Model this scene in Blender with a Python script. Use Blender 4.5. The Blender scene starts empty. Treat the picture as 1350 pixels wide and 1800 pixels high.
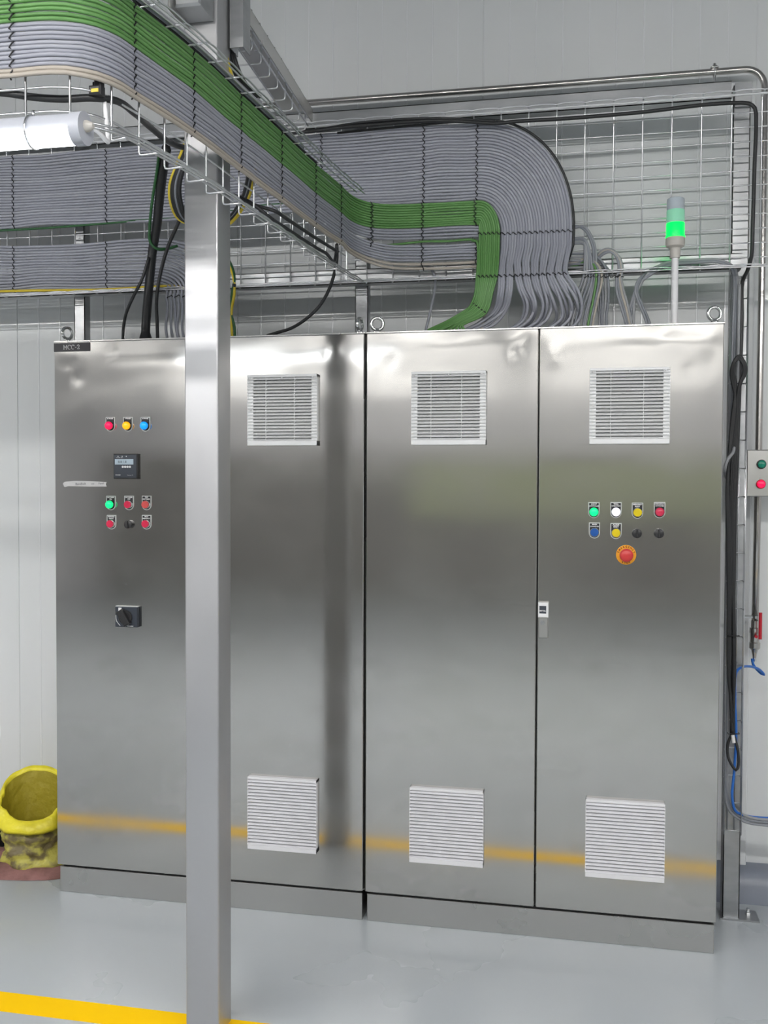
import bpy, math, random
from mathutils import Vector, Matrix, noise

random.seed(7)
sc = bpy.context.scene
COL = sc.collection

# ------------------------------------------------------------------ camera
CP = Vector((1.9638, -3.3519, 1.5696)); FPX = 1704.6
YAW, PITCH, ROLL = 0.20204, -0.02869, -0.00352
ROT = (Matrix.Rotation(YAW, 3, 'Z') @ Matrix.Rotation(PITCH, 3, 'X') @ Matrix.Rotation(ROLL, 3, 'Y'))
cam_d = bpy.data.cameras.new('camera'); cam = bpy.data.objects.new('camera', cam_d); COL.objects.link(cam)
M3 = Matrix((ROT.col[0], ROT.col[2], -ROT.col[1])).transposed()
cam.matrix_world = Matrix.Translation(CP) @ M3.to_4x4()
cam_d.sensor_width = 36; cam_d.lens = FPX/1800*36; cam_d.clip_start = 0.02; cam_d.clip_end = 100
sc.camera = cam

# ------------------------------------------------------------------ world, exposure
w = bpy.data.worlds.new('World'); sc.world = w; w.use_nodes = True
w.node_tree.nodes['Background'].inputs[0].default_value = (0.8, 0.85, 0.9, 1)
w.node_tree.nodes['Background'].inputs[1].default_value = 0.3
sc.view_settings.view_transform = 'Standard'; sc.view_settings.look = 'None'
sc.view_settings.gamma = 1.0; sc.view_settings.use_curve_mapping = False
sc.view_settings.exposure = 0.54

ROOM_X0, ROOM_X1, ROOM_Y0, WALL_Y, ROOM_Z = -5.0, 8.0, -10.0, 0.55, 4.4
LAMP_GLOW = 4.6
ADDED_LAMPS = [(x, y, z) for y, z in ((-3.3, 3.0), (-4.9, 3.3), (-6.0, 3.1), (-7.8, 3.0), (-9.4, 2.95)) for x in (-2.6, -0.1, 2.4, 4.9)]  # unseen lamp rows, added to light the wall and brighten the door tops

# ------------------------------------------------------------------ helpers
def at(u, v, x=None, y=None, z=None):
    d = ROT @ Vector(((u-675)/FPX, 1, -(v-900)/FPX))
    if x is not None: t = (x-CP.x)/d.x
    elif y is not None: t = (y-CP.y)/d.y
    else: t = (z-CP.z)/d.z
    return CP + d*t

def srgb(r, g, b):
    def f(c):
        c /= 255.0
        return c/12.92 if c <= 0.04045 else ((c+0.055)/1.055)**2.4
    return (f(r), f(g), f(b), 1)

def mat(name, col, rough=0.5, metal=0.0, emit=0, bump=None, var=None, rvar=None, coat=0, trans=0, aniso=0):
    m = bpy.data.materials.new(name); m.use_nodes = True
    nt = m.node_tree; b = nt.nodes['Principled BSDF']
    b.inputs['Base Color'].default_value = col
    b.inputs['Roughness'].default_value = rough; b.inputs['Metallic'].default_value = metal
    if coat: b.inputs['Coat Weight'].default_value = coat
    if trans: b.inputs['Transmission Weight'].default_value = trans
    if emit:
        b.inputs['Emission Color'].default_value = col; b.inputs['Emission Strength'].default_value = emit
    tc = nt.nodes.new('ShaderNodeTexCoord')
    def nz(scale, stretch, detail=3):
        mp = nt.nodes.new('ShaderNodeMapping'); nt.links.new(tc.outputs['Object'], mp.inputs[0])
        mp.inputs['Scale'].default_value = stretch
        n = nt.nodes.new('ShaderNodeTexNoise'); n.inputs['Scale'].default_value = scale; n.inputs['Detail'].default_value = detail
        nt.links.new(mp.outputs[0], n.inputs['Vector']); return n
    if var:      # (scale, stretch, other colour, lo, hi)
        n = nz(var[0], var[1], 5); r = nt.nodes.new('ShaderNodeValToRGB')
        r.color_ramp.elements[0].position = var[3]; r.color_ramp.elements[1].position = var[4]
        r.color_ramp.elements[0].color = var[2]; r.color_ramp.elements[1].color = col
        nt.links.new(n.outputs[0], r.inputs[0]); nt.links.new(r.outputs[0], b.inputs['Base Color'])
    if rvar:     # (scale, stretch, lo, hi)
        n = nz(rvar[0], rvar[1], 4); r = nt.nodes.new('ShaderNodeMapRange')
        r.inputs[1].default_value = 0.35; r.inputs[2].default_value = 0.65
        r.inputs[3].default_value = rvar[2]; r.inputs[4].default_value = rvar[3]
        nt.links.new(n.outputs[0], r.inputs[0]); nt.links.new(r.outputs[0], b.inputs['Roughness'])
    if bump:     # (scale, stretch, strength, distance)
        n = nz(bump[0], bump[1], 3); bp = nt.nodes.new('ShaderNodeBump')
        bp.inputs['Strength'].default_value = bump[2]; bp.inputs['Distance'].default_value = bump[3]
        nt.links.new(n.outputs[0], bp.inputs['Height']); nt.links.new(bp.outputs[0], b.inputs['Normal'])
    return m

one = (1, 1, 1)
M = {}
M['door'] = mat('brushed_steel', (0.575, 0.562, 0.54, 1), 0.11, 1, rvar=(3.0, (1, 1, 1.5), 0.085, 0.15))
M['steel'] = mat('steel_sheet', (0.55, 0.545, 0.53, 1), 0.3, 1, rvar=(3, one, 0.26, 0.34))
M['column'] = mat('column_steel', (0.50, 0.50, 0.51, 1), 0.36, .85, rvar=(6, (1, 1, 0.3), 0.36, 0.5), bump=(5, (1, 1, .3), 0.2, 0.003))
M['galv'] = mat('galvanised', (0.5, 0.51, 0.52, 1), 0.33, 1, var=(7, (1, 1, 3), (0.38, 0.39, 0.40, 1), 0.3, 0.7), rvar=(6, one, 0.36, 0.5))
M['wire'] = mat('zinc_wire', (0.72, 0.73, 0.75, 1), 0.28, 1)
M['pipe'] = mat('pipe_steel', (0.55, 0.53, 0.51, 1), 0.24, 1)
M['chrome'] = mat('chrome', (0.75, 0.75, 0.75, 1), 0.12, 1)
M['dark'] = mat('dark_gap', (0.012, 0.012, 0.014, 1), 0.6)
M['black'] = mat('black_plastic', (0.02, 0.02, 0.022, 1), 0.4)
M['blackcab'] = mat('black_sheath', (0.018, 0.019, 0.021, 1), 0.45)
M['tie'] = mat('tie_nylon', (0.008, 0.008, 0.01, 1), 0.45)
M['grey'] = [mat('grey_sheath_%d' % i, srgb(*c), 0.5) for i, c in enumerate([(158, 160, 171), (154, 156, 167), (162, 164, 174), (151, 153, 164)])]
M['greyb'] = [mat('dull_grey_sheath_%d' % i, srgb(*c), 0.45) for i, c in enumerate([(140, 143, 150), (128, 132, 140), (150, 152, 156)])]
M['beige'] = mat('beige_sheath', srgb(176, 168, 158), 0.45)
M['green'] = [mat('green_sheath_%d' % i, srgb(*c), 0.4) for i, c in enumerate([(98, 146, 82), (92, 139, 77), (104, 151, 88)])]
M['dgreen'] = mat('dark_green_sheath', srgb(40, 90, 50), 0.45)
M['yg'] = mat('yellow_sheath', srgb(214, 190, 50), 0.45)
M['blue'] = mat('blue_hose', srgb(40, 110, 200), 0.35)
M['wall'] = mat('wall_white', srgb(226, 228, 229), 0.34, var=(1.3, (1, 1, .5), srgb(219, 222, 223), 0.35, 0.6), coat=0.1)
M['bead'] = mat('wall_bead', srgb(236, 238, 240), 0.16, coat=0.6)
M['wallb'] = mat('hall_paint', srgb(226, 226, 228), 0.6)
M['darkband'] = mat('added_dark_band', srgb(150, 149, 146), 0.6)
M['trimw'] = mat('white_trim', srgb(226, 228, 230), 0.3)
M['kerb'] = mat('kerb_paint', srgb(128, 134, 146), 0.35)
M['ceil'] = mat('ceiling_grey', srgb(165, 167, 170), 0.6)
M['wallw'] = mat('added_hall_white', srgb(236, 237, 238), 0.6)
M['gband'] = mat('added_green_band', srgb(186, 192, 164), 0.6)
M['floor'] = mat('epoxy_floor', srgb(178, 184, 188), 0.28, var=(1.1, (1, 2.0, 1), srgb(173, 179, 183), 0.2, 0.8), rvar=(1.5, one, 0.24, 0.34), coat=0.15)
M['yline'] = mat('line_paint', (1.0, 0.60, 0.0, 1), 0.8)
M['yline'].node_tree.nodes['Principled BSDF'].inputs['Specular IOR Level'].default_value = 0.15
M['vent'] = mat('vent_plastic', srgb(232, 233, 234), 0.45)
M['ventl'] = mat('vent_plastic_low', srgb(222, 222, 226), 0.45)
M['white'] = mat('white_plastic', srgb(228, 228, 230), 0.4)
M['tag'] = mat('tag_black', srgb(28, 28, 34), 0.4)
M['tagrim'] = mat('tag_rim', srgb(205, 208, 206), 0.35)
M['ink'] = mat('white_print', srgb(240, 240, 240), 0.5)
M['pen'] = mat('pen_ink', srgb(70, 72, 84), 0.6)
M['tape'] = mat('paper_tape', srgb(214, 212, 212), 0.6, bump=(90, one, 0.3, 0.001))
M['meter'] = mat('meter_grey', srgb(52, 58, 68), 0.45)
M['lcd'] = mat('lcd', srgb(168, 184, 196), 0.3)
M['r_on'] = mat('red_lit', srgb(255, 10, 80), 0.3, emit=0.45)
M['y_on'] = mat('amber_lit', srgb(255, 175, 10), 0.3, emit=0.45)
M['b_on'] = mat('blue_lit', srgb(10, 150, 255), 0.3, emit=0.45)
M['g_on'] = mat('green_lit', srgb(0, 255, 140), 0.3, emit=0.45)
M['w_on'] = mat('white_lit', srgb(245, 245, 255), 0.3, emit=0.45)
M['r_off'] = mat('red_cap', srgb(210, 45, 80), 0.22, coat=.5)
M['r_off2'] = mat('red_flush_cap', srgb(205, 78, 76), 0.35)
M['y_off'] = mat('yellow_cap', srgb(220, 196, 20), 0.3)
M['b_off'] = mat('blue_cap', srgb(30, 85, 160), 0.3)
M['gr_off'] = mat('green_cap', srgb(0, 130, 105), 0.3)
M['estopring'] = mat('estop_yellow', srgb(240, 165, 30), 0.45)
M['estopred'] = mat('estop_red', srgb(200, 55, 55), 0.35)
M['text_red'] = mat('ring_print', srgb(120, 40, 20), 0.5)
M['lampbody'] = mat('lamp_body', srgb(176, 179, 188), 0.4)
M['lampglow'] = mat('lamp_glow', (0.93, 0.97, 1.0, 1), 0.4, emit=4)
M['beacon_on'] = mat('beacon_green', srgb(0, 240, 70), 0.25, emit=1.6)
M['beacon_dim'] = mat('beacon_pale', srgb(140, 208, 175), 0.2, emit=0.15)
M['beacon_clear'] = mat('beacon_clear', srgb(180, 190, 198), 0.12, coat=.5)
M['beige_pl'] = mat('beige_plastic', srgb(190, 186, 180), 0.4)
M['redh'] = mat('red_handle', srgb(190, 25, 45), 0.35)
M['sack'] = mat('sack_body', srgb(186, 178, 84), 0.5, var=(16, (1, 1, 1.6), srgb(112, 100, 66), 0.42, 0.56), bump=(22, one, 0.9, 0.012))
M['sackc'] = mat('sack_collar', srgb(238, 224, 52), 0.42, bump=(60, one, 0.5, 0.006), var=(9, one, srgb(205, 190, 40), 0.35, 0.6))
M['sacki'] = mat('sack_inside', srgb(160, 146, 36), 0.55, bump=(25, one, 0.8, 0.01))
M['rag'] = mat('rose_cloth', srgb(150, 108, 104), 0.8, bump=(30, one, 0.6, 0.01), var=(7, one, srgb(112, 80, 72), 0.4, 0.6))

def link(name, verts, faces, m, parent=None, smooth=False, loc=None, mats=None, fmat=None):
    me = bpy.data.meshes.new(name); me.from_pydata([tuple(v) for v in verts], [], faces); me.update()
    if mats:
        for q in mats: me.materials.append(q)
        if fmat: me.polygons.foreach_set('material_index', fmat)
    elif m: me.materials.append(m)
    if smooth: me.polygons.foreach_set('use_smooth', [True]*len(me.polygons))
    o = bpy.data.objects.new(name, me); COL.objects.link(o)
    if parent: o.parent = parent
    if loc is not None: o.location = loc
    return o

class MB:
    def __init__(s): s.v = []; s.f = []
    def add(s, v, f):
        n = len(s.v); s.v += [Vector(q) for q in v]; s.f += [tuple(i+n for i in q) for q in f]; return s
    def box(s, x0, x1, y0, y1, z0, z1, c=0.0):
        if c <= 0:
            v = [(x, y, z) for z in (z0, z1) for x, y in ((x0, y0), (x1, y0), (x1, y1), (x0, y1))]
            f = [(0, 3, 2, 1), (4, 5, 6, 7), (0, 1, 5, 4), (1, 2, 6, 5), (2, 3, 7, 6), (3, 0, 4, 7)]
            return s.add(v, f)
        # chamfered box (front-facing -Y edges and all vertical edges chamfered)
        def ring(y, i): return [(x0+i, y, z0+i), (x1-i, y, z0+i), (x1-i, y, z1-i), (x0+i, y, z1-i)]
        v = ring(y0, c)+ring(y0+c, 0)+ring(y1-c, 0)+ring(y1, c)
        f = [(0, 1, 2, 3), (15, 14, 13, 12)]
        for k in range(3):
            for i in range(4):
                j = (i+1) % 4; f.append((k*4+j, k*4+i, k*4+4+i, k*4+4+j))
        return s.add(v, f)
    def tube(s, pts, r, n=7, cap=True):
        v, f = tube_geo(pts, r, n, cap); return s.add(v, f)
    def lathe(s, prof, o, ax='z', n=20):   # prof: (radius, height)
        v = []; f = []
        for (r, h) in prof:
            for k in range(n):
                a = 2*math.pi*k/n; c, q = r*math.cos(a), r*math.sin(a)
                p = (c, q, h) if ax == 'z' else ((c, -h, q) if ax == 'y' else (h, c, q))
                v.append(Vector(o)+Vector(p))
        for i in range(len(prof)-1):
            for k in range(n):
                j = (k+1) % n; f.append((i*n+k, i*n+j, i*n+n+j, i*n+n+k))
        f.append(tuple(range(n))[::-1]); f.append(tuple((len(prof)-1)*n+k for k in range(n)))
        return s.add(v, f)
    def build(s, name, m, parent=None, smooth=False):
        o = link(name, s.v, s.f, m, parent, smooth)
        return o

def sharp(o, ang=35):
    o.data.polygons.foreach_set('use_smooth', [True]*len(o.data.polygons))
    try: o.data.set_sharp_from_angle(angle=math.radians(ang))
    except Exception: pass
    return o

def tube_geo(pts, r, n=7, cap=True):
    P = [Vector(p) for p in pts]; v = []; f = []
    T = []
    for i in range(len(P)):
        t = P[min(i+1, len(P)-1)]-P[max(i-1, 0)]
        T.append(t.normalized() if t.length > 1e-9 else Vector((0, 0, 1)))
    u = T[0].orthogonal().normalized()
    for i, p in enumerate(P):
        u = (u-T[i]*u.dot(T[i])); u = u.normalized() if u.length > 1e-6 else T[i].orthogonal().normalized()
        w_ = T[i].cross(u)
        rr = r[i] if isinstance(r, list) else r
        for k in range(n):
            a = 2*math.pi*k/n; v.append(p+u*(rr*math.cos(a))+w_*(rr*math.sin(a)))
    for i in range(len(P)-1):
        for k in range(n):
            j = (k+1) % n; f.append((i*n+k, i*n+j, i*n+n+j, i*n+n+k))
    if cap: f.append(tuple(range(n))[::-1]); f.append(tuple((len(P)-1)*n+k for k in range(n)))
    return v, f

def spline(pts, step=0.03):
    P = [Vector(p) for p in pts]
    if len(P) < 3:
        n = max(2, int((P[1]-P[0]).length/step)); return [P[0].lerp(P[1], i/n) for i in range(n+1)]
    P = [P[0]*2-P[1]]+P+[P[-1]*2-P[-2]]; out = []
    for i in range(1, len(P)-2):
        a, b, c, d = P[i-1:i+3]
        n = max(2, int((c-b).length/step)+1)
        t01 = max((b-a).length, 1e-5)**.5; t12 = max((c-b).length, 1e-5)**.5; t23 = max((d-c).length, 1e-5)**.5
        m1 = (c-b)+t12*((b-a)/t01-(c-a)/(t01+t12)); m2 = (c-b)+t12*((d-c)/t23-(d-b)/(t12+t23))
        for k in range(n):
            t = k/n; t2, t3 = t*t, t*t*t
            out.append(b*(2*t3-3*t2+1)+m1*(t3-2*t2+t)+c*(-2*t3+3*t2)+m2*(t3-t2))
    out.append(P[-2]); return out

def tag(o, label, cat, group=None, kind=None):
    if label: o['label'] = label
    if cat: o['category'] = cat
    if group: o['group'] = group
    if kind: o['kind'] = kind
    return o

def thing(name, label, cat, group=None, loc=(0, 0, 0), kind=None):
    o = bpy.data.objects.new(name, None); COL.objects.link(o); o.location = loc
    o.empty_display_size = 0.05
    return tag(o, label, cat, group, kind)

def struct(o, label=None):
    o['kind'] = 'structure'
    if label: o['label'] = label
    return o

def cable(pts, r, m, label=None, group=None, name='cable', cat='cable', step=0.03, n=7, jit=0.0, seed=0, parent=None, raw=False):
    P = pts if raw else spline(pts, step)
    if jit:
        P = [p+Vector(noise.noise_vector(Vector((p.x*5+seed*3.1, p.y*5, p.z*5+seed*1.7))))*jit for p in P]
    v, f = tube_geo(P, r, n)
    o = link(name, v, f, m, parent, True)
    if label: tag(o, label, cat, group)
    return o

def text(body, size, loc, m, parent, name='lettering', bold=0.0, rot=(math.pi/2, 0, 0), align='CENTER', depth=0.0):
    cu = bpy.data.curves.new('t', 'FONT'); cu.body = body; cu.size = size; cu.align_x = align; cu.align_y = 'CENTER'
    cu.offset = bold; cu.extrude = depth; cu.resolution_u = 2
    t = bpy.data.objects.new('t', cu); COL.objects.link(t)
    bpy.context.view_layer.update()
    me = bpy.data.meshes.new_from_object(t.evaluated_get(bpy.context.evaluated_depsgraph_get()))
    bpy.data.objects.remove(t); me.name = name
    me.materials.clear(); me.materials.append(m)
    o = bpy.data.objects.new(name, me); COL.objects.link(o); o.location = loc; o.rotation_euler = rot
    if parent: o.parent = parent
    return o

# ================================================================== SETTING
def plane(name, vs, m): return struct(link(name, vs, [(0, 1, 2, 3)], m))
fl = MB().box(ROOM_X0, ROOM_X1, ROOM_Y0, WALL_Y+0.1, -0.1, 0).build('floor', M['floor']); struct(fl, 'pale grey glossy epoxy floor')
ce = MB().box(ROOM_X0, ROOM_X1, ROOM_Y0, WALL_Y+0.1, ROOM_Z, ROOM_Z+0.1).build('ceiling', M['ceil']); struct(ce)
struct(MB().box(ROOM_X0-0.1, ROOM_X0, ROOM_Y0, WALL_Y+0.1, 0, ROOM_Z).build('wall_left', M['wallb']))
struct(MB().box(ROOM_X1, ROOM_X1+0.1, ROOM_Y0, WALL_Y+0.1, 0, ROOM_Z).build('wall_right', M['wallb']))
struct(MB().box(ROOM_X0, ROOM_X1, ROOM_Y0-0.1, ROOM_Y0, 0, ROOM_Z).build('wall_front', M['wallb']))
struct(MB().box(ROOM_X0, ROOM_X1, ROOM_Y0, ROOM_Y0+0.05, 0, 2.0).build('added_dark_trim', M['darkband']))  # unseen dark band, added so the doors reflect a darker middle
struct(MB().box(-0.4, ROOM_X1, ROOM_Y0, ROOM_Y0+0.06, 1.15, 1.9).build('added_green_trim', M['gband']))  # unseen green band, added to tint the right doors' reflection
struct(MB().box(ROOM_X0, ROOM_X1, ROOM_Y0, ROOM_Y0+0.05, 2.8, ROOM_Z).build('added_white_trim', M['wallw']))  # unseen white band, added to brighten the reflection at the door tops

# back wall: sandwich panels with fine vertical grooves
wb = struct(MB().box(ROOM_X0, ROOM_X1, WALL_Y+0.06, WALL_Y+0.1, 0, ROOM_Z).build('wall_back', M['wall']), 'white insulated sandwich panel wall with fine vertical grooves')
PW = 1.0285; PITCHG = PW/10
def panel_mesh():
    prof = [(0.0, 0.0045), (0.0022, 0.0040), (0.0036, 0.0)]; mi = [0, 1]
    for k in range(1, 10):
        c = k*PITCHG
        prof += [(c-0.0035, 0)]; mi += [0]
        for q in range(1, 6):
            a = math.pi*q/5; prof.append((c-0.0035*math.cos(a), -0.0022*math.sin(a))); mi.append(1)
    prof += [(PW-0.0036, 0), (PW-0.0022, 0.0040), (PW, 0.0045)]; mi += [0, 0, 0]
    v = []; f = []
    for z in (0, ROOM_Z):
        for x, y in prof: v.append((x, y, z))
    n = len(prof)
    for i in range(n-1): f.append((i, i+1, n+i+1, n+i))
    me = bpy.data.meshes.new('wall_panel'); me.from_pydata(v, [], f)
    me.materials.append(M['wall']); me.materials.append(M['bead'])
    me.polygons.foreach_set('material_index', mi[:len(f)])
    me.polygons.foreach_set('use_smooth', [m == 1 for m in mi[:len(f)]])
    return me
pm = panel_mesh()
k = 0
X = -0.495-4*PW
while X < ROOM_X1-PW:
    o = bpy.data.objects.new('wall_panel', pm); COL.objects.link(o); o.location = (X, WALL_Y, 0); o.parent = wb; X += PW
# kerb (coved plinth along the wall foot)
kv = []; kf = []
kp = [(0.0, 0.44), (0.06, 0.455), (0.10, 0.475), (0.118, 0.50), (0.12, 0.56)]
for x in (ROOM_X0, ROOM_X1):
    for z, y in kp: kv.append((x, y, z))
for i in range(4): kf.append((i, 5+i, 6+i, i+1))
struct(link('baseboard_back', kv, kf, M['kerb'], smooth=True), 'blue grey coved kerb along the foot of the wall')
# pale vertical joint strip right of the cabinets
struct(MB().box(2.548, 2.588, WALL_Y-0.03, WALL_Y+0.01, 0.11, 2.99, 0.003).build('trim_2', M['trimw']), 'white vertical joint strip on the wall right of the cabinets')
# floor line
yl = MB().box(ROOM_X0, ROOM_X1, -0.80, -0.70, 0.0002, 0.0012).build('trim_3', M['yline']); struct(yl, 'yellow painted safety line across the floor')
yl.location.y = 0; 
for vtx in yl.data.vertices: pass

# ================================================================== ADDED HALL LIGHTS (unseen, invented for lighting and door reflections)
M['tube_glow'] = mat('added_tube_glow', (1.0, 0.985, 0.955, 1), 0.4, emit=LAMP_GLOW)
M['tube_glow_near'] = mat('added_near_tube_glow', (1.0, 0.985, 0.955, 1), 0.4, emit=LAMP_GLOW*12.5)
for (x, y, LZ) in ADDED_LAMPS:
    t = thing('added_batten_light', 'unseen tube batten light added behind the camera for lighting and door reflections', 'added light', 'added hall batten lights', (x, y, LZ))
    MB().box(-1.12, 1.12, -0.09, 0.09, 0.012, 0.05).box(-1.12, 1.12, -0.09, -0.087, -0.012 if y < -4.2 else -0.012, 0.02).box(-1.12, 1.12, 0.087, 0.09, -0.012 if y < -4.2 else -0.012, 0.02).build('lamp_body', M['lampbody'], t)
    v = []; f = []
    for xx in (-1.11, 1.11):
        for k in range(9): a = math.pi+math.pi*k/8; v.append((xx, .045*math.cos(a), .045*math.sin(a)))
    for k in range(8): f.append((k, 9+k, 10+k, k+1))
    f += [tuple(range(9)), tuple(range(17, 8, -1))]
    link('diffuser', v, f, M['tube_glow' if y < -4.2 else 'tube_glow_near'], t, True)
    MB().tube([(-0.6, 0, 0.05), (-0.6, 0, ROOM_Z-LZ)], 0.006).tube([(0.6, 0, 0.05), (0.6, 0, ROOM_Z-LZ)], 0.006).build('hanging_rod', M['galv'], t)

# ================================================================== CABINETS
S = 1.0068
DW = 0.6*S
DOOR_Z0, DOOR_Z1 = 0.112, 2.098
def disp(x, z):
    """dents and oil-canning of the door skin (metres, + = outward)"""
    top = max(0.0, min(1.0, (z-1.72)/0.25))
    d = 0.0011*noise.noise(Vector((x*1.7, 3.3, z*8.0)))*(0.06+1.0*top)
    d += 0.00035*noise.noise(Vector((x*5.0, 9.1, z*12.0)))*top
    d += 0.0005*noise.noise(Vector((x*1.3, 1.3, z*1.6)))
    for cx, cz, r, a in DENTS:
        q = ((x-cx)**2+(z-cz)**2)/(r*r)
        if q < 9: d += a*math.exp(-q)
    return d
DENTS = [(0.04, 2.02, .012, -.0010), (0.075, 2.015, .014, -.0012), (0.10, 1.965, .022, -.0016), (0.24, 2.06, .018, -.0008),
         (1.10, 2.05, .02, .0010), (1.06, 2.03, .012, -.0008), (1.30, 2.0, .03, -.0008), (1.74, 2.02, .022, -.0014), (1.77, 2.06, .02, -.0012),
         (1.86, 2.0, .03, .0012), (2.30, 1.95, .014, -.0008), (2.33, 2.03, .05, .0005), (2.25, 2.05, .03, .0008), (1.50, 2.05, .06, .0005), (0.95, 2.0, .05, .0006)]
def door(x0, x1, parent):
    nx, nz = 44, 120
    v = []; f = []
    for j in range(nz+1):
        z = DOOR_Z0+(DOOR_Z1-DOOR_Z0)*j/nz
        for i in range(nx+1):
            x = x0+(x1-x0)*i/nx
            e = min(1, i/3, (nx-i)/3, j/3, (nz-j)/3)
            v.append((x, 0.0-disp(x, z)*e, z))
    f = [(j*(nx+1)+i, j*(nx+1)+i+1, (j+1)*(nx+1)+i+1, (j+1)*(nx+1)+i) for j in range(nz) for i in range(nx)]
    o = link('door', v, f, M['door'], parent, True)
    b = MB(); c = 0.0025
    # folded edges
    for (xa, xb, za, zb) in ((x0, x0, DOOR_Z0, DOOR_Z1), (x1, x1, DOOR_Z0, DOOR_Z1)):
        s_ = -c if xa == x0 else c
        b.add([(xa, 0, za), (xa, 0, zb), (xa+s_, c, zb), (xa+s_, c, za), (xa+s_, 0.024, za), (xa+s_, 0.024, zb)], [(0, 1, 2, 3), (3, 2, 5, 4)])
    for zz, s_ in ((DOOR_Z0, -c), (DOOR_Z1, c)):
        b.add([(x0, 0, zz), (x1, 0, zz), (x1, c, zz+s_), (x0, c, zz+s_), (x0, 0.024, zz+s_), (x1, 0.024, zz+s_)], [(0, 1, 2, 3), (3, 2, 5, 4)])
    b.build('door_fold', M['steel'], o)
    return o

def vent(xc, z0, z1, parent, upper=True):
    m = M['vent'] if upper else M['ventl']
    w_ = 0.2594; x0, x1 = xc-w_/2, xc+w_/2
    fr = MB()
    fr.box(x0, x1, -0.022, 0.0, z0, z0+0.0165, 0.001)
    fr.box(x0, x1, -0.022, 0.0, z1-0.009, z1, 0.001)
    fr.box(x0, x0+0.002, -0.020, 0.0, z0, z1).box(x1-0.002, x1, -0.020, 0.0, z0, z1)
    o = fr.build('vent_grille', m, parent)
    back = MB().box(x0+0.003, x1-0.003, -0.0035, -0.001, z0+0.004, z1-0.004).build('filter_backing', M['dark'], o)
    n = 20; za = z0+0.0155; zb = z1-0.007; p = (zb-za)/n
    v = []
    h = p*1.02
    # sloping louvre: lower edge out, upper edge in (sheds water)
    sec = [(-0.022, 0.0), (-0.0235, 0.0015), (-0.0055, h), (-0.004, h)] if upper else [(-0.022, 0.0), (-0.0232, 0.0016), (-0.007, h*0.98), (-0.005, h*0.9)]
    for x in (x0-0.0005, x1+0.0005):
        for y, z in sec: v.append((x, y, z))
    f = [(0, 4, 5, 1), (1, 5, 6, 2), (2, 6, 7, 3), (3, 7, 4, 0), (0, 1, 2, 3), (7, 6, 5, 4)]
    me = bpy.data.meshes.new('slat'); me.from_pydata(v, [], f); me.materials.append(m)
    for i in range(n):
        q = bpy.data.objects.new('slat', me); COL.objects.link(q); q.parent = o; q.location = (0, 0, za+i*p)
    if upper:
        b = MB()
        for xx in (x0+0.068, x1-0.085): b.box(xx, xx+0.0018, -0.0185, -0.003, za, zb)
        for xa, xb in ((x0+0.002, x0+0.021), (x1-0.021, x1-0.002)): b.box(xa, xb, -0.0165, -0.003, za, zb)
        b.build('slat_support', m, o)
        s_ = MB()
        for xx, zz in ((x0+0.01, z1-0.012), (xc, z1-0.012), (x1-0.014, z1-0.011), (x0+0.012, (z0+z1)/2)):
            s_.lathe([(0.003, 0.017), (0.003, 0.0225), (0.0015, 0.024)], (xx, 0, zz), 'y', 8)
        s_.build('screw', M['white'], o)
    return o

def eyebolt(x, y, z, ang, parent):
    b = MB()
    b.lathe([(0.016, 0), (0.016, 0.006), (0.010, 0.009), (0.009, 0.016)], (x, y, z), 'z', 16)
    R_, r_ = 0.0215, 0.0062
    pts = [(x+R_*math.cos(a)*math.cos(ang), y+R_*math.cos(a)*math.sin(ang), z+0.035+R_*math.sin(a)) for a in [2*math.pi*i/28 for i in range(29)]]
    b.tube(pts, r_, 9, False)
    return sharp(b.build('lifting_eye', M['chrome'], parent), 60)

def cabinet(x0, seam, x1, label):
    t = thing('electrical_cabinet', label, 'cabinet', None, (x0, 0, 0)); t.location = (0, 0, 0)
    g = 0.003
    MB().box(x0+g, x1-g, 0.03, 0.42, 0.104, 2.100).build('body', M['steel'], t)
    MB().box(x0+0.0, x1-0.0, 0.004, 0.43, 2.1005, 2.106, 0.0008).build('roof_plate', M['steel'], t)
    MB().box(x0+0.008, x1-0.008, 0.012, 0.41, 0.0, 0.097, 0.002).build('plinth', M['steel'], t)
    MB().box(x0+0.02, x1-0.02, 0.02, 0.40, 0.0965, 0.1045).build('plinth_gap', M['dark'], t)
    MB().box(x0+0.004, x1-0.004, 0.024, 0.034, 0.108, 2.098).build('door_seal', M['dark'], t)
    d1 = door(x0+0.006, seam-0.0035, t); d2 = door(seam+0.0065, x1-0.006, t)
    return t, d1, d2

cA, dA1, dA2 = cabinet(0.0, 0.6*S, 1.2*S-0.001, 'wide stainless steel cabinet behind the column, marked MCC-2')
cB, dB1, dB2 = cabinet(1.2*S+0.001, 1.8*S, 2.4*S, 'wide stainless steel cabinet at right, with green beacon on top and emergency stop')
for t, xc in ((dA2, 0.9072), (dB1, 1.5064), (dB2, 2.1134)):
    vent(xc, 1.7067, 1.960, t, True); vent(xc, 0.2388, 0.5039, t, False)
eyebolt(0.030, 0.05, 2.106, 1.15, cA); eyebolt(1.176, 0.05, 2.106, 1.35, cA)
eyebolt(1.240, 0.05, 2.106, 0.25, cB); eyebolt(2.388, 0.05, 2.106, 0.25, cB)

# name plate MCC-2
np_ = MB().box(0.004, 0.152, -0.003, -0.0002, 2.064, 2.0965, 0.0006).build('name_plate', M['tag'], cA); np_['label'] = 'black plate reading MCC-2'
def strokes(paths, r, m, parent, name='lettering'):
    b = MB()
    for p in paths: b.tube([Vector(q) for q in p], r, 4)
    return b.build(name, m, parent)
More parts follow.
